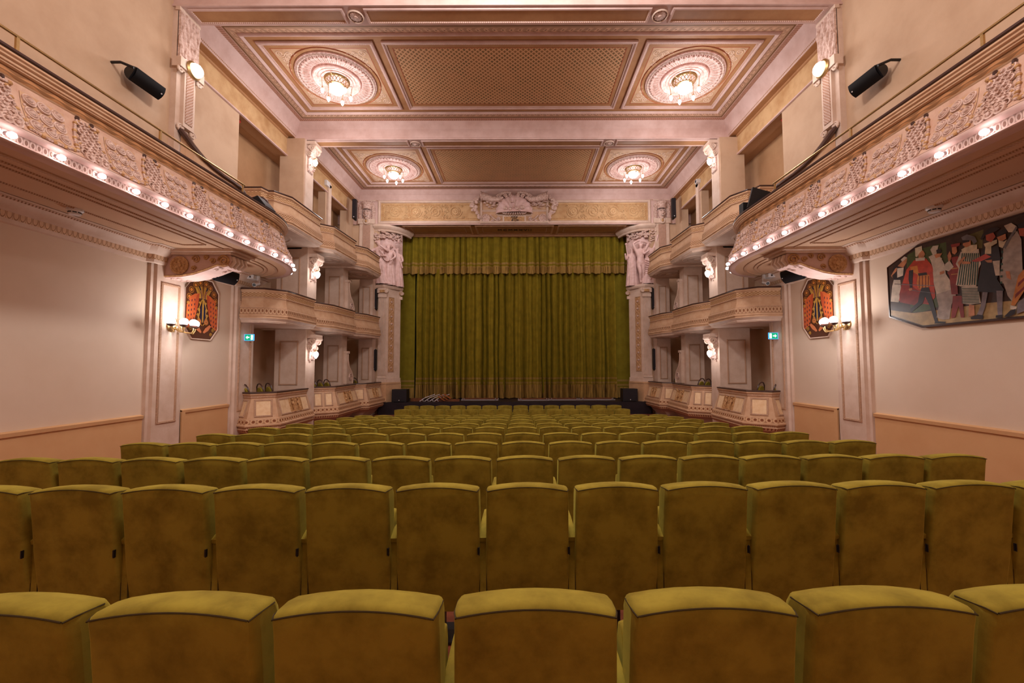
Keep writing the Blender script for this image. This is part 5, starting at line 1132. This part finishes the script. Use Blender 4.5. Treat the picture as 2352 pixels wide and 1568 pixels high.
    EXG=emis('lit_exit_green',(10,140,100),.7,(20,120,90)) if 'lit_exit_green' not in bpy.data.materials else bpy.data.materials['lit_exit_green']
    EXW=emis('lit_exit_white',(235,255,250),.9) if 'lit_exit_white' not in bpy.data.materials else bpy.data.materials['lit_exit_white']
    EXB=emis('lit_exit_blue',(70,150,255),.8,(90,150,230)) if 'lit_exit_blue' not in bpy.data.materials else bpy.data.materials['lit_exit_blue']
    m=MB(s);m.box((7.70,12.24,2.42),(7.97,12.30,2.62),WHITEP);m.box((7.66,12.225,2.425),(7.94,12.24,2.615),EXB);obj('housing',m,r)
    m=MB(s);m.box((7.67,12.218,2.43),(7.93,12.226,2.61),EXG);obj('face',m,r)
    m=MB(s);y=12.214    # arrow points to the wall side, open door towards the hall
    m.quad([(7.90,y,2.52),(7.85,y,2.57),(7.85,y,2.47),(7.90,y,2.52)],EXW);m.quad([(7.86,y,2.535),(7.79,y,2.535),(7.79,y,2.505),(7.86,y,2.505)],EXW);m.quad([(7.75,y,2.59),(7.685,y,2.59),(7.685,y,2.45),(7.75,y,2.45)],EXW)
    m.tube([(7.735,y-.001,2.55),(7.715,y-.001,2.52),(7.74,y-.001,2.49)],.006,EXG,5);m.ball((7.735,y,2.57),.009,EXG,6,4,(1,.3,1));obj('pictogram',m,r)

    # ============================================================== PEACOCK PANELS
    r=thing('peacock_panel','%s octagonal orange painting of two facing peacocks on the wall'%side,'painting',(s*8.04,10.68,2.38))
    C={k:(plain(k+'_paint',c,.5) if k+'_paint' not in bpy.data.materials else bpy.data.materials[k+'_paint']) for k,c in dict(p_brown=(92,50,30),p_orange=(218,106,56),p_red=(196,84,46),p_gold=(200,150,62),p_ochre=(168,108,46),p_navy=(38,40,66),p_eye=(232,150,60),p_pale=(222,132,84)).items()}
    def oct_(k): h=.545*k;v=.77*k;c=.3*k;return [(10.68+a,3.15+b) for a,b in((-h,-v+c),(-h+c*.8,-v),(h-c*.8,-v),(h,-v+c),(h,v-c),(h-c*.8,v),(-h+c*.8,v),(-h,v-c))]
    m=MB(s);m.prism(oct_(1.),'x',8.03,8.09,C['p_brown']);obj('board',m,r)
    m=MB(s);o=oct_(1.);i_=oct_(1.035)
    m.add([(8.035,y,z) for y,z in o]+[(8.02,y,z) for y,z in i_]+[(8.09,y,z) for y,z in i_],[(k,(k+1)%8,8+(k+1)%8,8+k) for k in range(8)]+[(8+k,8+(k+1)%8,16+(k+1)%8,16+k) for k in range(8)],TRIM);obj('frame',m,r)
    m=MB(s);lay=[8.0285]
    def pg(pts,col):
        lay[0]-=.0003
        for q in(1,-1):
            m.add([(lay[0],10.68+q*a,b) for a,b in pts],[tuple(range(len(pts)))],C[col])
    def disc(a,b,rx,rz,col,n=14): pg([(a+rx*math.cos(2*PI*k/n),b+rz*math.sin(2*PI*k/n)) for k in range(n)],col)
    for a,b in((.1,3.82),(.25,3.74),(.38,3.6),(.44,3.42)): disc(a,b,.085,.085,'p_ochre');disc(a,b,.06,.06,'p_brown');disc(a,b,.038,.038,'p_eye');disc(a,b,.015,.015,'p_red',8)
    for k in range(6): a=.02+.035*k;pg([(0,3.42),(a*.7,3.42),(a*1.25+.03,3.74-.012*k),(a*1.2-.01,3.75-.012*k)],'p_gold' if k%2 else 'p_ochre')
    pg([(.12,3.55),(.26,3.52),(.42,3.42),(.52,3.2),(.53,2.7),(.5,2.62),(.42,2.66),(.3,2.72),(.22,3.0),(.15,3.3)],'p_orange');pg([(.12,3.55),(.2,3.5),(.27,3.3),(.26,3.1),(.2,3.05),(.15,3.3)],'p_red')
    for i in range(6):
        for j in range(3):
            a=.27+.09*j+.01*i*.5;b=3.36-.12*i-.03*j
            if a<.52: disc(a,b,.013,.034,'p_navy',8)
    pg([(.03,3.4),(.08,3.4),(.07,3.52),(.11,3.62),(.16,3.7),(.13,3.73),(.08,3.64),(.035,3.52)],'p_navy');pg([(.045,3.42),(.06,3.42),(.055,3.52),(.1,3.63),(.09,3.64),(.045,3.53)],'p_pale')
    pg([(0,3.34),(.06,3.26),(.09,3.1),(.08,2.92),(.03,2.8),(0,2.78)],'p_navy')
    pg([(0,3.42),(.028,3.4),(.022,2.8),(0,2.8)],'p_gold')
    pg([(.02,2.55),(.06,2.52),(.2,2.6),(.3,2.72),(.24,2.76),(.1,2.66)],'p_pale');disc(.12,2.82,.08,.08,'p_ochre');disc(.12,2.82,.055,.055,'p_pale');disc(.12,2.82,.03,.03,'p_ochre',10)
    obj('painted_birds',m,r)
    m=MB(s)
    for q in(1,-1):
        for a,b,rr in((.09,3.3,.04),(.13,3.12,.045),(.15,2.98,.045),(.12,2.88,.04),(.38,2.62,.06),(.46,3.0,.04),(.47,3.25,.045),(.3,2.5,.05)):
            m.tube(spiral((8.021,10.68+q*a,b),rr,1.6,(0,q,0),(0,0,1),14,.15),.009,C['p_gold'],4,flat=.4)
        m.tube([(8.021,10.68+q*a,b) for a,b in((.03,3.4),(.07,3.3),(.12,3.18),(.1,3.05),(.14,2.92),(.1,2.8),(.02,2.72))],.008,C['p_gold'],4)
    obj('gold_scrolls',m,r)

# mural of costumed players on the right wall
r=thing('mural_painting','long eight-sided canvas of masked costumed players on the right wall','painting',(8.04,6.5,2.38))
cv=[(8.59,3.69),(8.59,2.66),(7.91,2.38),(4.6,2.38),(3.9,2.66),(3.9,3.69),(4.6,3.97),(7.9,3.97)]
MC=dict(ground=(176,146,100),green=(74,86,44),olive=(104,98,52),brown=(66,44,34),white=(206,190,172),whited=(172,156,146),dark=(44,34,38),skin=(196,130,92),skinr=(176,84,62),red=(186,66,44),redd=(140,48,42),orange=(206,128,58),stripe=(130,56,36),cream=(216,198,168),steel=(116,110,112),gold=(190,140,70),dgreen=(52,80,66),grey=(128,116,120),redb=(196,78,66),blue=(60,66,120))
MM={k:plain('mural_'+k,c,.45,0,.4,.3,9) for k,c in MC.items()}
m=MB();m.prism([(a,b) for a,b in cv],'x',8.03,8.085,MM['brown']);obj('canvas',m,r)
m=MB();n=len(cv);c0=(6.25,3.17);out=[(c0[0]+(a-c0[0])*1.008,c0[1]+(b-c0[1])*1.025) for a,b in cv]
m.add([(8.02,a,b) for a,b in cv]+[(8.02,a,b) for a,b in out]+[(8.09,a,b) for a,b in out],[(k,(k+1)%n,n+(k+1)%n,n+k) for k in range(n)]+[(n+k,n+(k+1)%n,2*n+(k+1)%n,2*n+k) for k in range(n)],DKW);obj('frame',m,r)
m=MB();x=8.0295
for cn,pl in MURAL:
    x-=.00022;pl=[(min(max(a,3.95),8.57),min(max(b,2.4),3.95)) for a,b in pl];m.add([(x,a,b) for a,b in pl],[tuple(range(len(pl)))],MM[cn])
obj('painted_figures',m,r,0)

# gallery equipment
r=thing('wedge_monitor','black wedge stage monitor behind the left balcony rail tip','loudspeaker',(-6.4,10.45,5.66))
m=MB();m.prism([(-6.62,5.55),(-6.15,5.55),(-6.2,5.75),(-6.4,6.0),(-6.62,5.9)],'y',10.25,10.7,BLACK);obj('cabinet',m,r)
m=MB();m.box((0,-.2,0),(.3,.2,.01),GRILLE,Matrix.Translation((-6.185,10.47,5.73))@Matrix.Rotation(-2.25,4,'Y'));obj('grille',m,r)
r=thing('video_screen','black flat screen on a stand seen from behind on the right balcony','screen',(6.5,10.5,5.6))
m=MB();M=Matrix.Translation((6.5,10.4,5.88))@Matrix.Rotation(.28,4,'Y')
m.box((-.32,-.03,-.27),(.32,.03,.27),BLACK,M);obj('panel',m,r)
m=MB();m.box((-.12,-.07,-.3),(.12,-.02,.0),GRILLE,M);m.box((-.05,-.1,-.4),(.05,.0,-.05),BLACK,M);m.box((-.2,-.15,-.42),(.2,.15,-.39),BLACK,M);obj('stand',m,r)
m=MB();m.box((6.1,10.55,5.6),(6.24,10.75,5.9),BLACK,None);o=obj('spot_lamp',m);tag(o,'small dark box lamp on the tip of the right balcony rail','lamp')
m=MB();m.box((7.9,17.35,9.52),(8.07,17.55,9.68),WHITEP);m.box((7.89,17.4,9.55),(7.9,17.5,9.65),BLACK);o=obj('sensor_box',m);tag(o,'small white sensor box on the right golden frieze','sensor')
m=MB();m.box((-8.07,17.2,9.4),(-7.97,17.5,9.62),WHITEP);o=obj('wall_box',m);tag(o,'small white box on the left golden frieze above the thin pilaster','sensor')
RD_=plain('red_plastic',(190,60,50),.4)
for s,side in SIDES:
    m=MB(s);m.lathe([(.12,0),(.12,-.05),(.08,-.09),(.001,-.1)],RD_,16,Matrix.Translation((8.42,12.25,9.22)));o=obj('alarm_sounder',m);tag(o,'small red alarm sounder in the %s upper opening'%side,'alarm')
# ================================================================== CAMERA AND LIGHT
cd=bpy.data.cameras.new('camera');cam=bpy.data.objects.new('camera',cd);COL.objects.link(cam)
cd.sensor_width=36;cd.lens=945/2352*36;cd.shift_x=-18/2352;cd.shift_y=8/2352;cd.clip_start=.05;cd.clip_end=100
t=math.atan((840-792)/945);ro=.003
fw=Vector((0,math.cos(t),math.sin(t)));u0=Vector((0,-math.sin(t),math.cos(t)));r0=Vector((1,0,0))
rt=r0*math.cos(ro)-u0*math.sin(ro);up=u0*math.cos(ro)+r0*math.sin(ro)
M=Matrix((rt,up,-fw)).transposed().to_4x4();M.translation=(.255,0,1.65);cam.matrix_world=M
SC.camera=cam
def lamp(x,y,z,p,r=.2,c=(1,.94,.93)):
    d=bpy.data.lights.new('lamp_and_fill_light','POINT');d.energy=p;d.shadow_soft_size=r;d.color=c
    o=bpy.data.objects.new('lamp_and_fill_light',d);COL.objects.link(o);o.location=(x,y,z)
lamp(0,5.4,9.4,440,.5);lamp(0,1.,9.4,300,.5)                    # unseen fill lights added above the rear bay to brighten the hall
for x in(-5.32,5.32):
    lamp(x,12.18,8.95,85,.4);lamp(x,17.85,8.95,70,.4)      # bare soft fills added below the four ceiling lamps, for their glow
    k=1 if x>0 else -1
    for z in(9.1,4.95,2.1): lamp(k*6.75,14.6,z,9,.2)           # bracket lamps on the box columns
    lamp(k*6.85,9.2,8.45,6,.2)                                  # crystal lamps on the upper pilasters
    lamp(k*7.3,9.65,2.75,32,.18)                                 # globe wall lamps
    lamp(k*5.5,-1.8,3.6,20,.3)                                   # unseen fills added behind the camera to lift the seat backs
w=bpy.data.worlds.new('world');SC.world=w;w.use_nodes=True;w.node_tree.nodes['Background'].inputs[0].default_value=(0,0,0,1)
SC.view_settings.view_transform='Standard';SC.view_settings.look='None';SC.view_settings.gamma=1;SC.view_settings.exposure=1.05;SC.view_settings.use_curve_mapping=False
cy=SC.cycles;cy.max_bounces=5;cy.diffuse_bounces=4;cy.glossy_bounces=2;cy.transmission_bounces=2;cy.use_denoising=True;cy.caustics_reflective=False;cy.caustics_refractive=False;cy.sample_clamp_indirect=6;cy.use_light_tree=True
